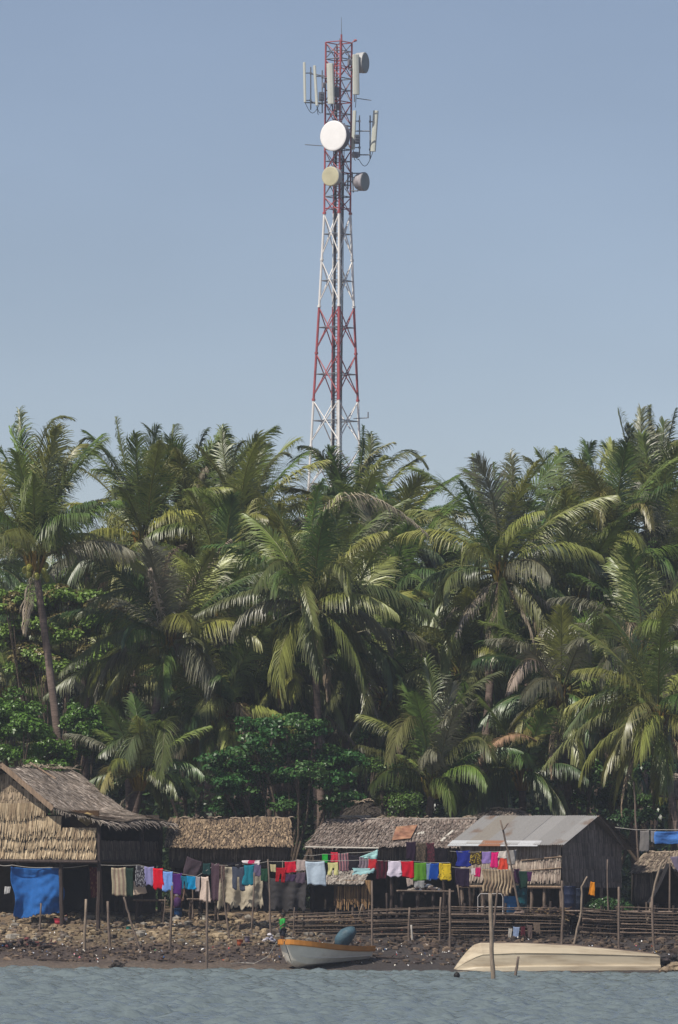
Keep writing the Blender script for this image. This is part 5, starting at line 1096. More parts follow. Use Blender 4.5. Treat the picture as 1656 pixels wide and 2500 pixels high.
K = [
 ('striped beige towel at the left end of the line', 274, 2118, 307, 2184, (180, 168, 142), 'towel', dict(stripes=(S(150, 130, 115), 2))),
 ('dark green long cloth beside the beige towel', 309, 2118, 325, 2188, (38, 58, 48), 'towel', {}),
 ('black and white speckled top near the left end', 332, 2112, 354, 2163, (60, 58, 66), 'tee', dict(pattern=(S(150, 150, 155), 0.35))),
 ('lavender grey shirt left of the bright red one', 353, 2115, 375, 2163, (146, 142, 188), 'tee', {}),
 ('bright red shirt between lavender and light blue', 374, 2119, 397, 2169, (226, 12, 44), 'tee', {}),
 ('light blue shirt right of the bright red one', 398, 2127, 421, 2175, (125, 165, 232), 'tee', {}),
 ('purple skirt right of the light blue shirt', 423, 2132, 444, 2184, (82, 36, 112), 'towel', {}),
 ('dark teal shorts beside the bright cyan shirt', 443, 2138, 456, 2171, (22, 110, 140), 'trousers', {}),
 ('bright cyan blue shirt on the left line', 456, 2138, 477, 2175, (8, 142, 196), 'tee', {}),
 ('cream white dress hanging left of the cream tarp', 489, 2140, 514, 2200, (226, 205, 190), 'dress', {}),
 ('long mauve brown cloth beside the cream dress', 517, 2106, 535, 2200, (88, 68, 78), 'towel', {}),
 ('dark mauve sheet strung above the purple skirt', 446, 2095, 493, 2140, (72, 60, 68), 'towel', dict(corners=[(456, 2090), (494, 2104), (482, 2142), (446, 2136)])),
 ('small dark green shirt above the cream dress', 497, 2108, 514, 2136, (34, 66, 66), 'tee', {}),
 ('slate grey trousers in front of the cream tarp', 567, 2115, 595, 2171, (72, 78, 94), 'trousers', {}),
 ('teal shirt in front of the cream tarp', 595, 2112, 620, 2164, (28, 122, 142), 'tee', {}),
 ('white cloth with pink end laid flat over the line', 592, 2101, 634, 2109, (235, 225, 225), 'towel', dict(stripes=(S(220, 60, 110), 5))),
 ('small dark green cloth right of the teal shirt', 638, 2120, 653, 2147, (34, 72, 52), 'towel', {}),
 ('small beige cap like rag before the red shorts', 660, 2110, 672, 2128, (190, 180, 140), 'towel', {}),
 ('crumpled red shorts low on the middle line', 674, 2118, 697, 2150, (170, 22, 34), 'trousers', {}),
 ('red shirt left of the beige one', 697, 2104, 723, 2132, (208, 24, 52), 'tee', {}),
 ('pale beige shirt between red shirt and blue white sheet', 724, 2098, 746, 2128, (182, 166, 160), 'tee', {}),
 ('large pale blue white sheet in the middle', 748, 2103, 793, 2160, (188, 204, 218), 'towel', dict(folds=1.5)),
 ('small bright green top on the upper line', 788, 2085, 801, 2109, (38, 170, 62), 'tee', {}),
 ('pale yellow shorts under the red top', 802, 2106, 825, 2135, (210, 205, 142), 'trousers', {}),
 ('small red top above the pale yellow shorts', 808, 2080, 824, 2106, (214, 52, 72), 'tee', {}),
 ('pink and grey striped towel', 827, 2083, 850, 2128, (170, 120, 125), 'towel', dict(stripes=(S(90, 78, 90), 2))),
 ('black shirt left of the grey plaid one', 853, 2087, 876, 2122, (38, 34, 42), 'tee', {}),
 ('grey plaid shirt under the aqua cloth', 877, 2092, 902, 2121, (142, 128, 138), 'tee', dict(stripes=(S(100, 90, 100), 2))),
 ('red shirt under the right end of the aqua cloth', 901, 2097, 920, 2123, (196, 48, 54), 'tee', {}),
 ('pale aqua sheet folded to a point on the upper line', 878, 2078, 922, 2097, (178, 224, 220), 'towel', dict(corners=[(878, 2092), (922, 2074), (922, 2097), (890, 2096)])),
 ('pale aqua cloth hanging below the plaid shirt', 862, 2119, 914, 2134, (170, 212, 214), 'towel', dict(jag=3)),
 ('dark maroon towel left of the white shirt', 919, 2100, 946, 2142, (82, 24, 42), 'towel', dict(stripes=(S(50, 20, 30), 3))),
 ('white shirt between maroon towel and red shirt', 947, 2101, 979, 2144, (222, 212, 228), 'tee', {}),
 ('bright red shirt between the white and green ones', 980, 2103, 1010, 2143, (200, 18, 44), 'tee', {}),
 ('grass green shirt between red and blue', 1011, 2106, 1041, 2149, (88, 142, 44), 'tee', {}),
 ('narrow grey blue cloth left of the royal blue shirt', 1042, 2108, 1052, 2149, (122, 142, 172), 'towel', {}),
 ('royal blue shirt left of the yellow one', 1051, 2108, 1072, 2150, (18, 72, 160), 'tee', {}),
 ('yellow shirt with a small print', 1073, 2107, 1102, 2150, (214, 184, 42), 'tee', dict(pattern=(S(150, 130, 40), 0.08))),
 ('navy blue shirt at the left of the right line', 1114, 2077, 1147, 2117, (34, 48, 138), 'tee', {}),
 ('long dark purple skirt under the navy shirt', 1112, 2119, 1146, 2162, (42, 30, 54), 'towel', {}),
 ('brown and yellow flowered top', 1149, 2080, 1175, 2115, (74, 62, 44), 'tee', dict(pattern=(S(190, 165, 60), 0.22))),
 ('lavender child top on the right line', 1178, 2080, 1199, 2108, (150, 128, 190), 'tee', {}),
 ('hot pink top left of the orange red one', 1201, 2081, 1217, 2119, (224, 32, 122), 'tee', {}),
 ('small white top pegged above the orange red one', 1219, 2079, 1237, 2094, (225, 215, 205), 'tee', {}),
 ('orange red gathered top on the right line', 1217, 2095, 1241, 2123, (220, 76, 56), 'dress', {}),
 ('grey white sheet behind the leaning mast', 1236, 2076, 1260, 2112, (156, 152, 150), 'towel', {}),
 ('small white vest on the lower right line', 1151, 2119, 1160, 2134, (214, 206, 206), 'tee', {}),
 ('small magenta vest on the lower right line', 1161, 2118, 1173, 2140, (204, 26, 104), 'tee', {}),
 ('long pleated beige skirt on the lower right line', 1177, 2121, 1250, 2180, (176, 158, 132), 'towel', dict(folds=9, amp=0.05, nx=40, stripes=(S(140, 120, 100), 2), jag=6)),
 ('dark purple child shirt right of the pleated skirt', 1255, 2121, 1268, 2158, (62, 34, 62), 'tee', {}),
 ('dark green cloth above the teal barrel', 1268, 2126, 1288, 2166, (28, 58, 48), 'towel', {}),
 ('short violet cloth at the right end of the lower line', 1288, 2128, 1297, 2152, (76, 42, 82), 'towel', {}),
 ('greyish white cloth between the cyan shirt and the cream dress', 479, 2139, 488, 2176, (168, 158, 160), 'towel', {}),
 ('brown print cloth left of the slate trousers', 537, 2112, 548, 2150, (104, 84, 78), 'towel', dict(pattern=(S(60, 40, 50), 0.3))),
 ('black shirt bunched over the line above the slate trousers', 552, 2105, 590, 2116, (34, 32, 40), 'towel', dict(jag=3)),
 ('small violet grey shirt right of the teal one', 621, 2110, 637, 2138, (104, 94, 122), 'tee', {}),
 ('small dark violet cloth between red shorts and beige shirt', 700, 2134, 722, 2150, (70, 52, 82), 'towel', dict(jag=3)),
 ('bundled mauve cloth low beside the blue white sheet', 724, 2130, 745, 2152, (92, 78, 92), 'towel', dict(jag=3)),
 ('small whitish cloth under the green shirt', 1014, 2150, 1036, 2166, (150, 150, 150), 'towel', dict(jag=3)),
 ('pale towel hanging below the bright red shirt', 993, 2144, 1008, 2160, (176, 160, 150), 'towel', dict(jag=2)),
]
for lab, x0, y0, x1, y1, c, kd, kw in K:
    x0, x1, y1 = x0-1, x1+1, y1+2
    yy_ = LY+(0.9 if y0 < 2096 and x0 < 930 else (1.0 if x0 > 1108 and y0 < 2100 else (0.85 if x0 > 1108 else 0)))
    cloth(lab, x0, y0, x1, y1, yy_, S(*c), kd, **kw)
for lab, x0, y0, x1, y1, c, kd, kw in [
 ('blackish purple cloth under the thatch eave above the green shirt', 993, 2055, 1016, 2100, (44, 28, 48), 'towel', {}),
 ('brown patterned cloth under the thatch eave', 1017, 2058, 1040, 2105, (70, 62, 54), 'towel', dict(pattern=(S(110, 96, 80), 0.3))),
 ('maroon flowered cloth under the thatch eave', 1041, 2057, 1060, 2106, (92, 44, 56), 'towel', dict(pattern=(S(50, 34, 40), 0.4))),
 ('black cloth under the thatch eave above the yellow shirt', 1062, 2070, 1093, 2106, (30, 26, 32), 'towel', {}),
 ('orange cloth hanging under the right gable', 1437, 2153, 1455, 2188, (224, 142, 36), 'towel', dict(corners=[(1443, 2152), (1453, 2154), (1452, 2188), (1437, 2184)])),
 ('dark red flowered cloth beside the dark doorway', 220, 2115, 243, 2192, (84, 32, 40), 'towel', dict(pattern=(S(120, 80, 60), 0.2))),
 ('white rag under the left house by the tarp edge', 12, 2164, 27, 2182, (190, 190, 190), 'towel', {}),
 ('white rag in the shade between the speckled top and the bench', 326, 2150, 358, 2187, (214, 196, 176), 'towel', dict(corners=[(326, 2150), (352, 2158), (360, 2180), (325, 2187)]))]:
    cloth(lab, x0, y0, x1, y1, 10.3 if x0 > 900 and x0 < 1100 else 8.2, S(*c), kd, group=None, **kw)
for lab, x0, y0, x1, y1, c, y in [('whitish narrow rag on the fence behind the cream hull', 1241, 2266, 1250, 2290, (186, 180, 170), 6.6), ('pale blue rag on the fence behind the cream hull', 1254, 2262, 1268, 2298, (140, 158, 190), 6.6),
                           ('maroon rag on the fence behind the cream hull', 1271, 2262, 1283, 2286, (84, 34, 44), 6.6), ('brown rag on the fence behind the cream hull', 1286, 2258, 1300, 2288, (98, 84, 80), 6.6), ('grey brown rag on the fence behind the cream hull', 1303, 2254, 1319, 2280, (110, 96, 84), 6.6)]:
    cloth(lab, x0, y0, x1, y1, y, S(*c), 'towel', cat='rag', name='rag', group='rags on the fence', jag=4)
# big sheets
cloth('bright blue tarp hung under the left house', 28, 2117, 150, 2234, 8.0, S(44, 104, 176), 'towel', 'tarp', 'tarp', group=None, folds=1.3, amp=0.13, nx=60, nz=44, corners=[(26, 2116), (152, 2118), (156, 2226), (34, 2242)], jag=3)
cloth('shaded opening right of the blue tarp, made as an added black sheet', 146, 2118, 215, 2236, 8.35, S(22, 22, 26), 'towel', 'tarp', 'tarp', group=None, amp=0.04, corners=[(146, 2118), (216, 2118), (214, 2214), (146, 2238)])  # black sheet stands in for the shade inside the open doorway
cloth('torn cream tarp hanging behind the slate trousers', 540, 2116, 640, 2222, 7.7, S(186, 176, 156), 'towel', 'tarp', 'tarp', group=None, amp=0.10, folds=2.6, nx=34, nz=30, corners=[(544, 2116), (640, 2112), (640, 2214), (530, 2216)], jag=9)
cloth('dull grey tarp right of the cream tarp', 640, 2145, 748, 2222, 7.9, S(66, 64, 66), 'towel', 'tarp', 'tarp', group=None, amp=0.07, folds=3.1, nx=34, nz=24, corners=[(636, 2140), (752, 2150), (744, 2222), (640, 2222)], jag=6)
cloth('grey cloth hung between far right huts', 1562, 2028, 1586, 2076, 12.0, S(128, 124, 122), 'towel', 'sheet', 'sheet', group=None)
cloth('small pale grey cloth beside the right blue tarp', 1588, 2028, 1602, 2060, 12.0, S(136, 134, 136), 'towel', 'sheet', 'sheet', group=None)
cloth('blue tarp strung high at the right edge', 1600, 2030, 1668, 2062, 12.0, S(74, 124, 196), 'towel', 'tarp', 'tarp', group=None, amp=0.05)
cloth('pale mauve cloth on the peak of the black shelter', 1638, 2092, 1662, 2130, 8.2, S(116, 108, 128), 'towel', 'sheet', 'sheet', group=None, corners=[(1636, 2092), (1664, 2088), (1664, 2140), (1650, 2122)])
def line(label, pts, y, r=0.009, sag=0.0):
    V_ = []
    for i in range(len(pts)-1):
        for k_ in range(8): t_ = k_/8; a, b2 = pts[i], pts[i+1]; V_.append(P(a[0]+(b2[0]-a[0])*t_, a[1]+(b2[1]-a[1])*t_+sag*math.sin(math.pi*t_), y))
    V_.append(P(*pts[-1], y)); mb = MB(); mb.tube(V_, r, 5); tag(mb.build('clothesline', mat('pale_rope', (0.35, 0.33, 0.3), 0.9)), label, 'clothesline')
line('left clothesline carrying the beige towel to the cyan shirt', [(246, 2112), (340, 2112), (400, 2124), (480, 2140), (530, 2108)], LY, sag=1)
line('long middle clothesline carrying slate trousers to the yellow shirt', [(535, 2112), (600, 2109), (655, 2103), (740, 2100), (905, 2099), (1000, 2102), (1099, 2106)], LY, sag=2)
line('upper clothesline carrying the green top and the plaid shirt', [(742, 2088), (790, 2085), (850, 2082), (925, 2076)], LY+0.9, sag=2)
line('right clothesline carrying navy, pink and orange red tops', [(1099, 2078), (1180, 2079), (1262, 2075)], LY+1.0, sag=2)
line('lower right clothesline carrying the pleated skirt', [(1104, 2117), (1180, 2119), (1300, 2127)], LY+0.85, sag=2)
line('pale rope strung above the blue tarp', [(-10, 2110), (30, 2112), (120, 2118), (216, 2112)], 7.9, r=0.014, sag=3)
line('cord strung above the cloths at the far right', [(1500, 2020), (1552, 2026), (1700, 2026)], 12.0, r=0.015)

# ================================================================== BOATS
def loft(mb, rings, closed=False, mi=lambda j: 0, col=(1, 1, 1)):
    n = len(rings[0]); b = len(mb.v)
    for r_ in rings: mb.v.extend([tuple(q) for q in r_])
    for i in range(len(rings)-1):
        for j in range(n-1 if not closed else n):
            j2 = (j+1) % n; mb.f.append((b+i*n+j, b+i*n+j2, b+(i+1)*n+j2, b+(i+1)*n+j)); mb.m.append(mi(j)); mb.c.append(col)
def skiff():
    L_ = 4.1; hd = R(55); fwd = Vector((-math.cos(hd), -math.sin(hd), 0)); prt = Vector((-fwd.y, fwd.x, 0)); Z = Vector((0, 0, 1))   # fwd: to the bow
    bow = P(694, 2330, -0.3); bow.z = 0; st = bow-fwd*L_; base = bow-fwd*L_*0.5; base.z = 0.1
    H = empty('skiff', base, 'white open skiff with an orange gunwale drawn up on the mud', 'boat')
    def beam(s): return 0.80*(1-(1-min(1, s/0.42))**2.2)**0.62*(1-0.10*max(0, s-0.6)/0.4)+0.02
    def sheer(s): return 0.98-0.62*s+0.28*s*s+0.02*s
    def ring(s, sc_=1.0, dz=0.0, inner=False):
        b_ = beam(s)*sc_; zk = 0.02+0.30*s*0.9; zs = sheer(s)+zk*0.35; up = max(0, 1-s/0.16); zk2 = zk+0.20*up**1.5; rake = 0.42*max(0, 1-s/0.25)
        out = []
        for y_, h in ((1, 1.0), (0.99, 0.86), (0.90, 0.55), (0.84, 0.40), (0.66, 0.16), (0.0, 0.0)):
            fr = (1-h)*rake; z = zk2+dz+(zs-zk2-dz)*h; out.append((st+fwd*(L_*(1-s)-fr)+prt*b_*y_+Z*z, st+fwd*(L_*(1-s)-fr)-prt*b_*y_+Z*z))
        return [o[0] for o in out]+[o[1] for o in out[-2::-1]]
    S_ = [0.0, 0.012, 0.03, 0.06, 0.1, 0.15, 0.2, 0.28, 0.36, 0.46, 0.56, 0.66, 0.76, 0.86, 0.94, 1.0]
    wh = mat('boat_white', (0.74, 0.68, 0.58), 0.4, 0.10, 2.5, spec=0.5, color2=(0.34, 0.29, 0.23), c2lo=0.60, c2hi=0.80, c2scale=2.0, stretch=(1, 1, 2), detail=9); org = mat('orange_gunwale', (0.50, 0.20, 0.035), 0.5, 0.15, 3)
    inn = mat('boat_inside', (0.30, 0.32, 0.32), 0.6, 0.2, 3)
    mb = MB(); loft(mb, [ring(s) for s in S_], mi=lambda j: 0); e_ = ring(1.0); mb.add(e_, [tuple(range(len(e_)))], 0)
    o = mb.build('hull', wh, H, smooth=False)
    mb = MB(); loft(mb, [ring(s, 0.93, 0.06) for s in S_]); e_ = ring(0.99, 0.93, 0.06); mb.add(e_, [tuple(range(len(e_)))], 0); mb.build('inner_hull', inn, H)
    mb = MB()
    for k_ in (0, -1):
        top = [ring(s)[k_] for s in S_]; sgn = 1 if k_ == 0 else -1
        rr = []
        for i, p in enumerate(top):
            o1 = p+prt*sgn*0.045; o2 = p-prt*sgn*0.06; rr.append([o1+Z*0.03, o2+Z*0.03, o2-Z*0.03, p-prt*sgn*0.0-Z*0.03, p+prt*sgn*0.012-Z*0.15, o1-Z*0.12])
        loft(mb, rr, closed=True)
    mb.build('gunwale', org, H)
    for s in (0.35, 0.62, 0.84):
        mb = MB(); r_ = ring(s); c = (r_[0]+r_[-1])/2-Z*0.12; mb.box(c, (0.26, (r_[0]-r_[-1]).length*0.9, 0.04), mat=Matrix((fwd, prt, Z)).transposed()); mb.build('thwart', wh, H)
    mb = MB()
    for k_ in (1,):
        for sgn, idx in ((1, 3), (-1, 7)):
            pts = [ring(s)[idx]+prt*sgn*0.012 for s in S_[3:]]; mb.tube(pts, 0.018, 5)
    mb.build('rubbing_strake', wh, H)
skiff()
def capsized():
    L_ = 6.72; H_ang = R(7); ax = Vector((math.cos(H_ang), math.sin(H_ang), 0)); sd2 = Vector((-ax.y, ax.x, 0)); Z = Vector((0, 0, 1))
    a0 = P(1117, 2372, 0.1); a0.z = 0; mid = a0+ax*L_/2+sd2*0.85; mid.z = 0.02
    H = empty('boat_hull', mid, 'long cream boat hull lying upside down at the water edge', 'boat')
    cr = mat('cream_gelcoat', (0.56, 0.48, 0.35), 0.45, 0.15, 1.5, spec=0.35, color2=(0.30, 0.24, 0.165), c2lo=0.46, c2hi=0.72, c2scale=1.6, stretch=(0.35, 1, 2.5), detail=9)
    def sec(s):
        w_ = 0.85*(1-(1-min(1, s/0.38))**2.3)**0.6*(1-0.12*max(0, s-0.55)/0.45)+0.015
        K_ = float(np.interp(s, [0, 0.03, 0.06, 0.095, 0.13, 0.35, 0.6, 0.8, 1], [0.06, 0.36, 0.62, 0.86, 0.93, 0.93, 0.86, 0.74, 0.60]))
        ch = float(np.interp(s, [0, 0.05, 0.12, 0.3, 0.5, 0.8, 1], [0.05, 0.30, 0.55, 0.62, 0.62, 0.58, 0.54])); ch = min(ch, K_-0.01)
        rm = float(np.interp(s, [0, 0.1, 0.3, 0.6, 1], [0.04, 0.15, 0.20, 0.24, 0.26])); rm = min(rm, ch-0.004)
        bt = float(np.interp(s, [0, 0.3, 1], [0.0, 0.03, 0.10])); out = []
        for y_, z in ((1.07, bt), (1.05, rm-0.04), (1.0, rm), (0.90, rm+0.012), (0.885, (rm+ch)/2), (0.875, ch-0.02), (0.905, ch+0.004), (0.40, ch*0.42+K_*0.58), (0.05, K_-0.005), (0, K_)):
            out.append((y_*w_, z))
        c = a0+ax*L_*s+sd2*0.85
        return [c-sd2*y_+Z*z for y_, z in out]+[c+sd2*y_+Z*z for y_, z in out[-2::-1]]
    S_ = [0, 0.015, 0.03, 0.045, 0.06, 0.08, 0.1, 0.13, 0.17, 0.22, 0.28, 0.35, 0.43, 0.52, 0.6, 0.68, 0.76, 0.84, 0.92, 1.0]
    mb = MB(); loft(mb, [sec(s) for s in S_]); e_ = sec(1.0); mb.add(e_, [tuple(range(len(e_)))])
    mb.build('hull', cr, H, solid=0.02)
    mb = MB(); pts = [a0+ax*L_*s+sd2*0.85+Z*(float(np.interp(s, [0.13, 0.35, 0.6, 0.8, 1], [0.93, 0.93, 0.86, 0.74, 0.60]))+0.012) for s in (0.13, 0.25, 0.4, 0.6, 0.8, 0.98)]; mb.tube(pts, 0.03, 6); mb.build('keel', mat('keel_dark', (0.16, 0.12, 0.10), 0.8), H)
capsized()
def motor():
    y = 4.2; c = P(845, 2285, y); g = Vector((c.x+0.1, y, ground_z(c.x, y))); rnd = random.Random(5); H = empty('outboard_motor', g, 'outboard motor wrapped in a blue grey tarp behind the skiff', 'boat motor')
    rg = [(0.10, 0.00, 0.16), (0.25, 0.0, 0.26), (0.45, 0.03, 0.33), (0.62, 0.08, 0.34), (0.76, 0.10, 0.30), (0.87, 0.12, 0.22), (0.93, 0.14, 0.10), (0.94, 0.14, 0.01)]
    mb = MB(); rings = []; b0 = P(838, 2316, y)
    for h, dx, r_ in rg: rings.append([b0+Vector((dx*1.3+math.cos(a_)*r_*(1+0.07*math.sin(5*a_+h*7)+0.10*math.sin(9*a_+h*3)*(1-h)+0.05*rnd.uniform(-1, 1)), math.sin(a_)*r_*0.9, h*0.78+0.10*math.cos(a_)*r_*2)) for a_ in np.linspace(0, 2*math.pi, 22)[:-1]])
    loft(mb, rings, closed=True); mb.build('tarp_cover', mat('blue_grey_tarp', (0.055, 0.105, 0.135), 0.55, 0.3, 5, 0.5, 9), H, smooth=True)
    mb = MB(); mb.tube([b0+Vector((0, 0, 0.1)), b0+Vector((0.02, 0, -0.3)), (b0.x+0.03, y, g.z)], [0.12, 0.07, 0.05], 8); mb.box((b0.x+0.03, y, g.z+0.18), (0.28, 0.08, 0.04)); mb.build('shaft', mat('motor_grey', (0.08, 0.09, 0.10), 0.5), H)
    mb = MB(); mb.tube([(b0.x-0.5, y+0.1, g.z-0.1), (b0.x-0.1, y, g.z+0.6)], 0.04, 6); mb.tube([(b0.x+0.5, y+0.1, g.z-0.1), (b0.x+0.1, y, g.z+0.6)], 0.04, 6); mb.build('stand', M_WOOD, H)
motor()

mb = MB(); a_ = P(676, 2300, -1.6); mb.tube([a_, P(655, 2335, -0.5), P(622, 2352, 0.9), P(590, 2350, 1.5), P(565, 2353, 1.2)], 0.014, 5); tag(mb.build('mooring_rope', mat('pale_rope', (0.35, 0.33, 0.3), 0.9)), 'slack rope running over the mud from the skiff bow', 'rope')
for i_, (q0, q1, lab) in enumerate([((95, 2352), (150, 2346), 'long driftwood branch on the wet mud near the left edge'), ((385, 2338), (432, 2345), 'crooked driftwood branch on the mud left of the tall pole'), ((918, 2345), (985, 2338), 'thin driftwood branch right of the skiff stern'), ((1015, 2352), (1062, 2349), 'short driftwood branch left of the cream hull')]):
    rn = random.Random(i_); y_ = gy(q1[0], q1[1])-0.1; A_, B_ = P(q0[0], q0[1], y_), P(q1[0], q1[1], y_); A_.z = ground_z(A_.x, y_)+.05; B_.z = ground_z(B_.x, y_)+.05
    mb = MB(); pp_ = pole_pts(A_, B_, rn, 7, 0.05); mb.tube(pp_, [0.04-0.004*k_ for k_ in range(7)], 6); mb.tube([pp_[3], pp_[3]+Vector((0.2, 0.05, 0.16))], [0.02, 0.006], 5); tag(mb.build('driftwood_branch', M_WOODD), lab, 'driftwood', 'driftwood branches on the mud')

# ================================================================== HOUSEHOLD THINGS
def barrel(label, px, ptop, pbot, y, wpx, col, name='barrel'):
    c = P(px, pbot, y); t_ = P(px, ptop, y); r = wpx*mpp(y)/2; h = t_.z-c.z; mb = MB(); n = 24; rings = []
    for f, rr in ((0, .9), (0.02, 1), (0.3, 1), (0.32, 1.05), (0.35, 1), (0.64, 1), (0.66, 1.05), (0.69, 1), (0.95, 1), (0.97, 1.04), (1.0, 1.0), (0.99, 0.9), (0.985, 0.01)):
        rings.append([c+Vector((math.cos(a_)*r*rr, math.sin(a_)*r*rr, h*f)) for a_ in np.linspace(0, 2*math.pi, n+1)[:-1]])
    loft(mb, rings, closed=True, col=col); tag(mb.build(name, mat('plastic_drum', (1, 1, 1), 0.45, 0.15, 3), smooth=True, loc=c), label, 'barrel')
barrel('bright blue plastic drum behind the white metal frame', 1246, 2188, 2229, 8.2, 32, S(34, 108, 162))
barrel('tall dark teal drum right of the bright blue one', 1272, 2162, 2228, 8.6, 30, S(14, 78, 88))
barrel('dark navy drum under the right house corner', 1391, 2163, 2225, 8.4, 30, S(30, 38, 62))
barrel('second dark navy drum close to the first', 1414, 2168, 2224, 9.2, 24, S(26, 34, 52))
def tub(label, px, ptop, pbot, y, wpx, col, name='bucket', cat='bucket', taper=0.8):
    c = P(px, pbot, y); t_ = P(px, ptop, y); r = wpx*mpp(y)/2; h = t_.z-c.z; rings = []
    for f, rr in ((0, 0.02), (0, taper), (0.5, (1+taper)/2), (0.95, 1), (0.96, 1.07), (1.0, 1.07), (1.0, 0.97), (0.1, taper*0.92), (0.08, 0.02)): rings.append([c+Vector((math.cos(a_)*r*rr, math.sin(a_)*r*rr, h*f)) for a_ in np.linspace(0, 2*math.pi, 19)[:-1]])
    mb = MB(); loft(mb, rings, closed=True, col=col); tag(mb.build(name, mat('plastic_ware', (1, 1, 1), 0.45, 0.1, 3), smooth=True, loc=c), label, cat)
tub('white bucket beside the black tub under the clothesline', 500, 2236, 2249, gy(500, 2249), 13, S(205, 200, 185))
tub('wide black tub left of the cream tarp foot', 540, 2234, 2250, gy(540, 2250), 30, S(16, 17, 18), 'tub', 'tub')
tub('blue bucket in the shade under the cyan shirt', 435, 2218, 2241, 9.3, 22, S(24, 66, 112))
tub('pink red basin on the bank right of the blue tarp', 145, 2243, 2256, gy(145, 2258), 26, S(212, 72, 92), 'basin', 'basin')
tub('white bowl beside the pink red basin', 160, 2240, 2248, gy(160, 2256)+0.1, 12, S(222, 214, 210), 'bowl', 'bowl')
tub('small teal pot on the bank below the dark green cloth', 314, 2262, 2271, gy(314, 2271), 12, S(20, 128, 120), 'pot', 'pot')
tub('rust orange pot near the bow of the skiff', 586, 2294, 2310, gy(586, 2310), 16, S(172, 92, 62), 'pot', 'pot')
tub('mauve grey pot behind the rust orange one', 604, 2286, 2302, gy(604, 2302), 14, S(116, 108, 124), 'pot', 'pot')
def frame_rack():
    y = 7.5; H0 = P(1185, 2245, y); H0.z = P(1185, 2233, y).z; mb = MB()
    for px in (1167, 1228):
        for dy in (0, 0.45): mb.tube([P(px, 2233, y+dy), P(px, 2190, y+dy), P(px+(6 if px < 1200 else -4), 2182, y+dy)], 0.014, 6)
    for dy in (0, 0.45): mb.tube([P(1172, 2182, y+dy), P(1224, 2182, y+dy)], 0.014, 6); mb.tube([P(1167, 2214, y+dy), P(1228, 2214, y+dy)], 0.012, 6)
    for px in (1167, 1228): mb.tube([P(px, 2200, y), P(px, 2200, y+0.45)], 0.012, 6)
    tag(mb.build('metal_frame', mat('white_tube', (0.55, 0.52, 0.5), 0.4)), 'bent white tube frame on the deck below the pleated skirt', 'frame')
frame_rack()
def heap(label, cat, name, cx_, cy_, wpx, hpx, y, cols, seed, n=60, m_=None, sticks=0, r=(0.05, 0.12)):
    rnd = random.Random(seed); mb = MB(); m = mpp(y); c0 = P(cx_, cy_, y)
    for i in range(n):
        u = rnd.uniform(-1, 1); v = rnd.uniform(0, 1)*(1-abs(u)); rr = rnd.uniform(*r)
        mb.lump((c0.x+u*wpx*m/2, y+rnd.uniform(-.4, .4), c0.z+v*hpx*m), rr, rnd, col=rnd.choice(cols), flat=(1.2, 1, 0.7))
    for i in range(sticks):
        p = Vector((c0.x+rnd.uniform(-.5, .5)*wpx*m, y+rnd.uniform(-.4, .2), c0.z+rnd.uniform(0, .8)*hpx*m)); d = Vector((rnd.uniform(-1, 1), rnd.uniform(-.3, .3), rnd.uniform(-.3, .4)))*rnd.uniform(.3, .7); mb.tube([p-d*.5, p+d*.5], rnd.uniform(.012, .03), 5, col=rnd.choice(cols))
    return tag(mb.build(name, m_ or mat('heap_stuff', (1, 1, 1), 0.9, 0.35, 8), loc=c0), label, cat)
BR = ((0.13, 0.10, 0.07), (0.08, 0.06, 0.05), (0.20, 0.15, 0.10), (0.05, 0.04, 0.035))
heap('dark heap of driftwood and rubbish on the bank at far left', 'driftwood heap', 'driftwood_heap', 60, 2312, 150, 22, gy(60, 2312), ((0.05, 0.04, 0.04), (0.09, 0.06, 0.05), (0.16, 0.05, 0.05), (0.03, 0.03, 0.035)), 91, 90, sticks=40, r=(.04, .09))
heap('dark stump of rotten wood on the mud near the left water edge', 'stump', 'tree_stump', 285, 2366, 34, 22, 0.5, ((0.035, 0.03, 0.028), (0.05, 0.04, 0.035)), 92, 40, sticks=8, r=(.05, .1))
heap('pale brown rock pile at the right end of the shore', 'rocks', 'rock_pile', 1650, 2372, 70, 22, 0.5, ((0.26, 0.20, 0.13), (0.20, 0.15, 0.10), (0.14, 0.11, 0.08)), 93, 70, r=(.07, .16))
heap('black root tangle above the rocks at the right edge', 'driftwood', 'driftwood_heap', 1645, 2350, 60, 22, 1.6, ((0.03, 0.028, 0.03), (0.05, 0.04, 0.04)), 94, 50, sticks=16, r=(.07, .14))
heap('heap of bundles on the washing table', 'bundle', 'cloth_bundle', 1040, 2174, 80, 18, 8.0, (S(120, 110, 105), S(90, 96, 110), S(70, 60, 60), S(150, 140, 130)), 95, 50, r=(.05, .1))
heap('firewood and sacks on the deck below the right house', 'firewood heap', 'firewood_heap', 1330, 2240, 110, 30, 7.3, (S(120, 98, 70), S(90, 72, 60), S(140, 120, 90), S(60, 50, 50)), 96, 60, sticks=50, r=(.04, .09))
heap('grey brown sack heap beside the foot of the leaning mast', 'sack', 'sack', 1270, 2240, 32, 26, 7.4, (S(128, 112, 104), S(110, 96, 90)), 97, 24, r=(.07, .12))
heap('planks and rubbish under the red and green clothes', 'scrap heap', 'scrap_heap', 1010, 2290, 170, 30, 7.6, (S(110, 62, 48), S(80, 58, 50), S(60, 46, 44), S(96, 84, 66)), 98, 80, sticks=80, r=(.04, .08))
heap('brown brushwood under the stick store', 'brushwood', 'brushwood', 850, 2262, 150, 30, 7.8, (S(104, 84, 62), S(78, 60, 48), S(120, 100, 76)), 99, 50, sticks=90, r=(.04, .08))
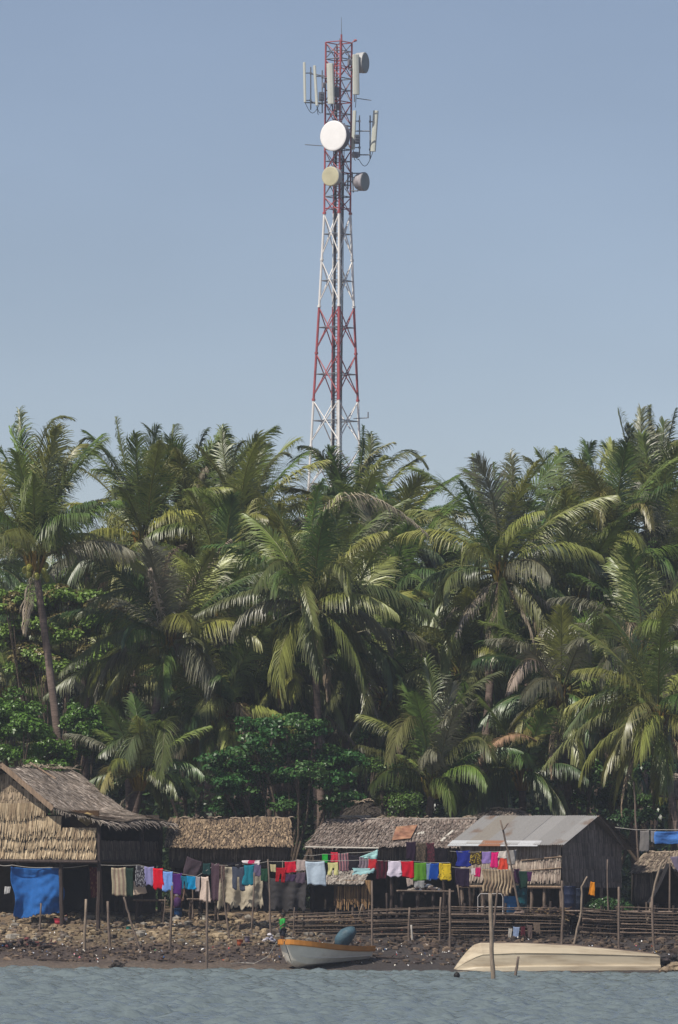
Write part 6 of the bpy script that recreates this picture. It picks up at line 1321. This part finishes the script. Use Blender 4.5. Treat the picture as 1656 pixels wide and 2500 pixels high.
heap('whitish crumpled plastic bag by the skiff bow', 'plastic bag', 'plastic_bag', 658, 2298, 28, 18, gy(658, 2300), (S(190, 186, 190), S(150, 150, 165)), 100, 16, r=(.05, .09))
foliage('potted_plants', 'cluster of green garden plants behind the rail fence', 'plants', [(1470, 2208, 25, 14), (1500, 2212, 25, 14), (1445, 2215, 14, 8), (1530, 2216, 14, 8)], 8.6, (0.06, 0.14, 0.04), (1480, 2240), leaf=0.09, seed=60, limb=0.02)
def plank(label, px0, py0, px1, py1, y, w_=0.18, th=0.03, col=(1.3, 1.2, 1.0)):
    a, b_ = P(px0, py0, y), P(px1, py1, y); d = (b_-a).normalized(); N = Vector((0, 1, 0)); mb = MB(); mb.box((a+b_)/2, ((b_-a).length, w_, th), mat=Matrix((d, N, d.cross(N))).transposed(), col=col); tag(mb.build('plank', M_WOOD, bevel=0.005), label, 'plank', 'loose planks on the bank')
plank('pale plank stub right of the pink red basin', 175, 2252, 198, 2244, gy(185, 2256)); plank('weathered plank lying below the purple skirt', 375, 2305, 412, 2292, gy(395, 2312)); plank('thin pale spar lying left of the skiff bow', 590, 2303, 645, 2300, gy(620, 2312), w_=0.06)
plank('bleached board lying beside the white bucket', 508, 2236, 535, 2231, gy(520, 2246))

# rubble and litter on the bank
def rubble():
    rnd = random.Random(77); mb = MB(); cols = ((0.26, 0.20, 0.125), (0.20, 0.15, 0.10), (0.15, 0.11, 0.08), (0.32, 0.25, 0.16), (0.10, 0.08, 0.065), (0.22, 0.20, 0.17))
    dark = ((0.07, 0.05, 0.04), (0.11, 0.08, 0.058), (0.05, 0.038, 0.034), (0.16, 0.115, 0.08))
    for i in range(6500):
        y = rnd.uniform(2.0, 9.8); x = rnd.uniform(-13, 13); left = x < (1.0-(9.8-y)*0.5)
        d = n3(x*0.6, y*0.6, 7)
        if y < 5.4 and rnd.random() < 0.35: continue
        if not left and rnd.random() < 0.3: continue
        r_ = abs(rnd.gauss(0, 1))*(0.05 if left and y > 5.4 else 0.035)+0.028; c = rnd.choice(cols if (left and y > 5.2) else dark); r_ *= 1.6 if (x > 2 and 4.2 < y < 6.6) else 1; f = 1+d*0.6; c = tuple(q*f for q in c)  # bigger dark lumps at right stand in for shade below the fences
        mb.lump((x, y, ground_z(x, y)+r_*0.25), r_, rnd, col=c, n=5, k=3, flat=(rnd.uniform(1, 1.9), 1, 0.65), rough=0.3)
    tag(mb.build('shore_rubble', mat('rubble', (1, 1, 1), 0.9, 0.3, 10), loc=(0, 5, 1)), 'stones, coconut husks and wood bits covering the bank', 'rubble', kind='stuff')
    mb = MB(); lc = (S(230, 228, 225), S(200, 205, 215), S(225, 220, 205), S(190, 40, 50), S(210, 120, 130), S(60, 110, 170), S(180, 150, 90), S(90, 130, 90), S(205, 100, 60), S(235, 235, 235))
    for i in range(640):
        y = rnd.choice((rnd.gauss(3.6, 0.9), rnd.uniform(1.2, 9))); x = rnd.uniform(-12.5, 12.5)
        if y < 0.9 or y > 9.6 or n3(x*0.8, y*0.9, 31) < -0.02: continue
        z = ground_z(x, y)+0.04; a = rnd.uniform(0, 3.1); s_ = rnd.uniform(0.012, 0.042); c, s2 = math.cos(a)*s_, math.sin(a)*s_
        k_ = rnd.choice(lc[:3] if rnd.random() < 0.6 else lc)
        mb.add([(x-c, y-s2, z), (x+s2, y-c, z+0.03), (x+c, y+s2, z+0.05*rnd.random()), (x-s2, y+c, z+rnd.uniform(0.02, 0.08))], [(0, 1, 2, 3)], 0, k_)
    tag(mb.build('beach_litter', mat('litter_plastic', (1, 1, 1), 0.5, 0.1, 8), loc=(0, 4, 1), solid=0.006), 'scattered bits of plastic and paper litter on the mud', 'litter', kind='stuff')
rubble()

# ================================================================== PEOPLE
def skinned(name, nodes, edges, mats, parent, sub=2, root=0):
    me = bpy.data.meshes.new(name); bp_ = Vector(parent.location) if parent else Vector((0, 0, 0))
    me.from_pydata([tuple(Vector(n_[0])-bp_) for n_ in nodes], edges, []); o = bpy.data.objects.new(name, me); COL.objects.link(o)
    md = o.modifiers.new('skin', 'SKIN'); md.use_smooth_shade = True
    for i, n_ in enumerate(nodes):
        r_ = n_[1]; me.skin_vertices[0].data[i].radius = (r_, r_) if not hasattr(r_, '__len__') else r_; me.skin_vertices[0].data[i].use_root = (i == root)
    ms = o.modifiers.new('sub', 'SUBSURF'); ms.levels = ms.render_levels = sub
    bpy.context.view_layer.update(); dg = bpy.context.evaluated_depsgraph_get(); nm = bpy.data.meshes.new_from_object(o.evaluated_get(dg)); o.modifiers.clear(); o.data = nm
    nm.materials.clear()
    for m_ in mats: nm.materials.append(m_)
    if parent: o.parent = parent
    return o
SKIN = mat('brown_skin', (0.10, 0.05, 0.032), 0.5, 0.08, 6, tinted=False, spec=0.4)
HAIR = mat('black_hair', (0.012, 0.010, 0.010), 0.6, 0.3, 30, tinted=False)
def person(label, foot, Hh, az, elbow, hand, shirt, lower, skirt=False, sleeve=0.8, bare=False, hair_c=HAIR, lean=0.0):
    """az: facing angle; elbow/hand in body units (right, forward, up), mirrored"""
    F_ = Vector((math.cos(az), math.sin(az), 0)); Rt = Vector((F_.y, -F_.x, 0)); Z = Vector((0, 0, 1)); B = Vector(foot)
    T = empty('person', B, label, 'person')
    W = lambda r_, f, u: B+(Rt*r_+F_*(f+lean*u)+Z*u)*Hh
    N = []; E = []
    def nd(p, r_, par=None):
        N.append((p, r_ if hasattr(r_, '__len__') else r_*Hh)); 
        if par is not None: E.append((par, len(N)-1))
        return len(N)-1
    pel = nd(W(0, 0, 0.52), 0.082); sp = nd(W(0, 0, 0.61), 0.072, pel); ch = nd(W(0, 0.005, 0.72), 0.085, sp); nk0 = nd(W(0, -0.005, 0.81), 0.05, ch); nk = nd(W(0, 0, 0.85), 0.033, nk0)
    hd = nd(W(0, 0.008, 0.885), 0.048, nk); h2 = nd(W(0, 0.010, 0.93), 0.060, hd); h3 = nd(W(0, 0.0, 0.968), 0.044, h2)
    nose = nd(W(0, 0.072, 0.922), 0.010, h2)
    for s_ in (-1, 1):
        nd(W(s_*0.064, 0, 0.925), 0.012, h2)
        sh = nd(W(s_*0.105, 0, 0.80), 0.042, nk0); el = nd(W(s_*elbow[0], elbow[1], elbow[2]), 0.027, sh); wr = nd(W(s_*hand[0], hand[1], hand[2]), 0.018, el)
        d = (Vector(N[wr][0])-Vector(N[el][0])).normalized(); pm = Vector(N[wr][0])+d*0.035*Hh; pal = nd(pm, 0.020, wr)
        si = d.cross(F_); si = si.normalized() if si.length > .1 else Rt
        for q, (o_, ln) in enumerate(((-1.5, 0.036), (-0.5, 0.043), (0.5, 0.046), (1.5, 0.040))):
            k0 = nd(pm+d*0.022*Hh+si*o_*0.011*Hh, 0.0065, pal); k1 = nd(pm+d*(0.022+ln*0.55)*Hh+si*o_*0.012*Hh+F_*0.004*Hh, 0.0055, k0); nd(pm+d*(0.02+ln)*Hh+si*o_*0.012*Hh+F_*0.014*Hh, 0.005, k1)
        t0 = nd(pm-si*0.026*Hh+F_*0.008*Hh, 0.0075, pal); nd(pm-si*0.036*Hh+d*0.022*Hh+F_*0.012*Hh, 0.006, t0)
        hp = nd(W(s_*0.055, 0, 0.49), 0.062, pel); kn = nd(W(s_*0.06, 0.012, 0.28), 0.040, hp); cf = nd(W(s_*0.06, -0.005, 0.19), 0.036, kn); an = nd(W(s_*0.062, 0, 0.045), 0.024, cf); nd(W(s_*0.068, 0.085, 0.018), 0.019, an)
    skinned('body', N, E, [SKIN], T, 1)
    mb = MB(); rn = random.Random(2); c = W(0, -0.012, 0.945)
    for th in range(1): mb.lump(c, 0.073*Hh, rn, n=12, k=8, flat=(1, 1, 1.0), rough=0.06)
    mb.build('hair', hair_c, T, smooth=True)
    mb = MB()
    for s_ in (-1, 1): mb.lump(W(s_*0.024, 0.062, 0.93), 0.008*Hh, rn, n=8, k=5, rough=0)
    mb.build('eyes', mat('eye_dark', (0.02, 0.02, 0.02), 0.2, tinted=False), T, smooth=True)
    mb = MB(); mb.lump(W(0, 0.063, 0.895), 0.012*Hh, rn, n=8, k=5, flat=(1.6, 0.6, 0.5), rough=0, rz=az+math.pi/2); mb.build('mouth', mat('lips', (0.12, 0.04, 0.035), 0.5, tinted=False), T, smooth=True)
    if not bare:
        N, E = [], []
        a = nd(W(0, 0, 0.47), 0.098); b_ = nd(W(0, 0, 0.60), 0.088, a); c_ = nd(W(0, 0.005, 0.72), 0.098, b_); d_ = nd(W(0, -0.005, 0.812), 0.058, c_)
        for s_ in (-1, 1):
            sh = nd(W(s_*0.105, 0, 0.80), 0.052, d_); e0 = Vector(W(s_*0.105, 0, 0.80)).lerp(W(s_*elbow[0], elbow[1], elbow[2]), sleeve); nd(e0, 0.040, sh)
        skinned('shirt', N, E, [shirt], T, 1)
    N, E = [], []
    a = nd(W(0, 0, 0.52), 0.092)
    if skirt: b_ = nd(W(0, 0, 0.42), 0.11, a); nd(W(0, 0, 0.2), 0.125, b_)
    else:
        for s_ in (-1, 1): h_ = nd(W(s_*0.056, 0, 0.48), 0.070, a); nd(W(s_*0.062, 0.01, 0.30), 0.058, h_)
    skinned('skirt' if skirt else 'shorts', N, E, [lower], T, 1)
gshirt = mat('green_shirt', S(40, 150, 62), 0.8, 0.12, 12, 0.3, 20, tinted=False); dks = mat('dark_shorts', (0.03, 0.03, 0.045), 0.8, tinted=False)
f = P(690, 2312, 4.9); f.z = ground_z(f.x, 4.9)
person('child in a green shirt standing behind the bow of the skiff', f, 1.14, R(205), (0.15, 0.03, 0.66), (0.10, 0.12, 0.60), gshirt, dks, sleeve=0.95)
f = P(434, 2215, 9.3); f.z = ground_z(f.x, 9.3)
person('person in a purple skirt and pale top standing in the shade behind the washing', f, 1.5, R(-100), (0.16, 0.0, 0.64), (0.14, 0.06, 0.50), mat('pale_top', S(150, 140, 150), 0.8, tinted=False), mat('purple_skirt', S(66, 36, 84), 0.8, tinted=False), skirt=True)
f = P(1116, 2376, -17.0); f.z = 0.20-1.30
person('bather with only a dark wet head and shoulders above the water', f, 1.32, R(75), (0.16, 0.03, 0.66), (0.2, 0.10, 0.55), None, dks, bare=True)

# ================================================================== HAZE
def haze():
    mb = MB(); mb.box((0, 40, 40), (700, 620, 118)); m = bpy.data.materials.new('sea_haze'); m.use_nodes = True; t = m.node_tree; t.nodes.remove(t.nodes['Principled BSDF'])
    v = t.nodes.new('ShaderNodeVolumePrincipled'); v.inputs['Color'].default_value = (0.80, 0.88, 1.0, 1); v.inputs['Density'].default_value = 0.00032; v.inputs['Anisotropy'].default_value = 0.2
    t.links.new(v.outputs[0], t.nodes['Material Output'].inputs['Volume']); tag(mb.build('haze', m, loc=(0, 40, -19)), 'thin pale sea haze', 'haze', kind='stuff')
haze()
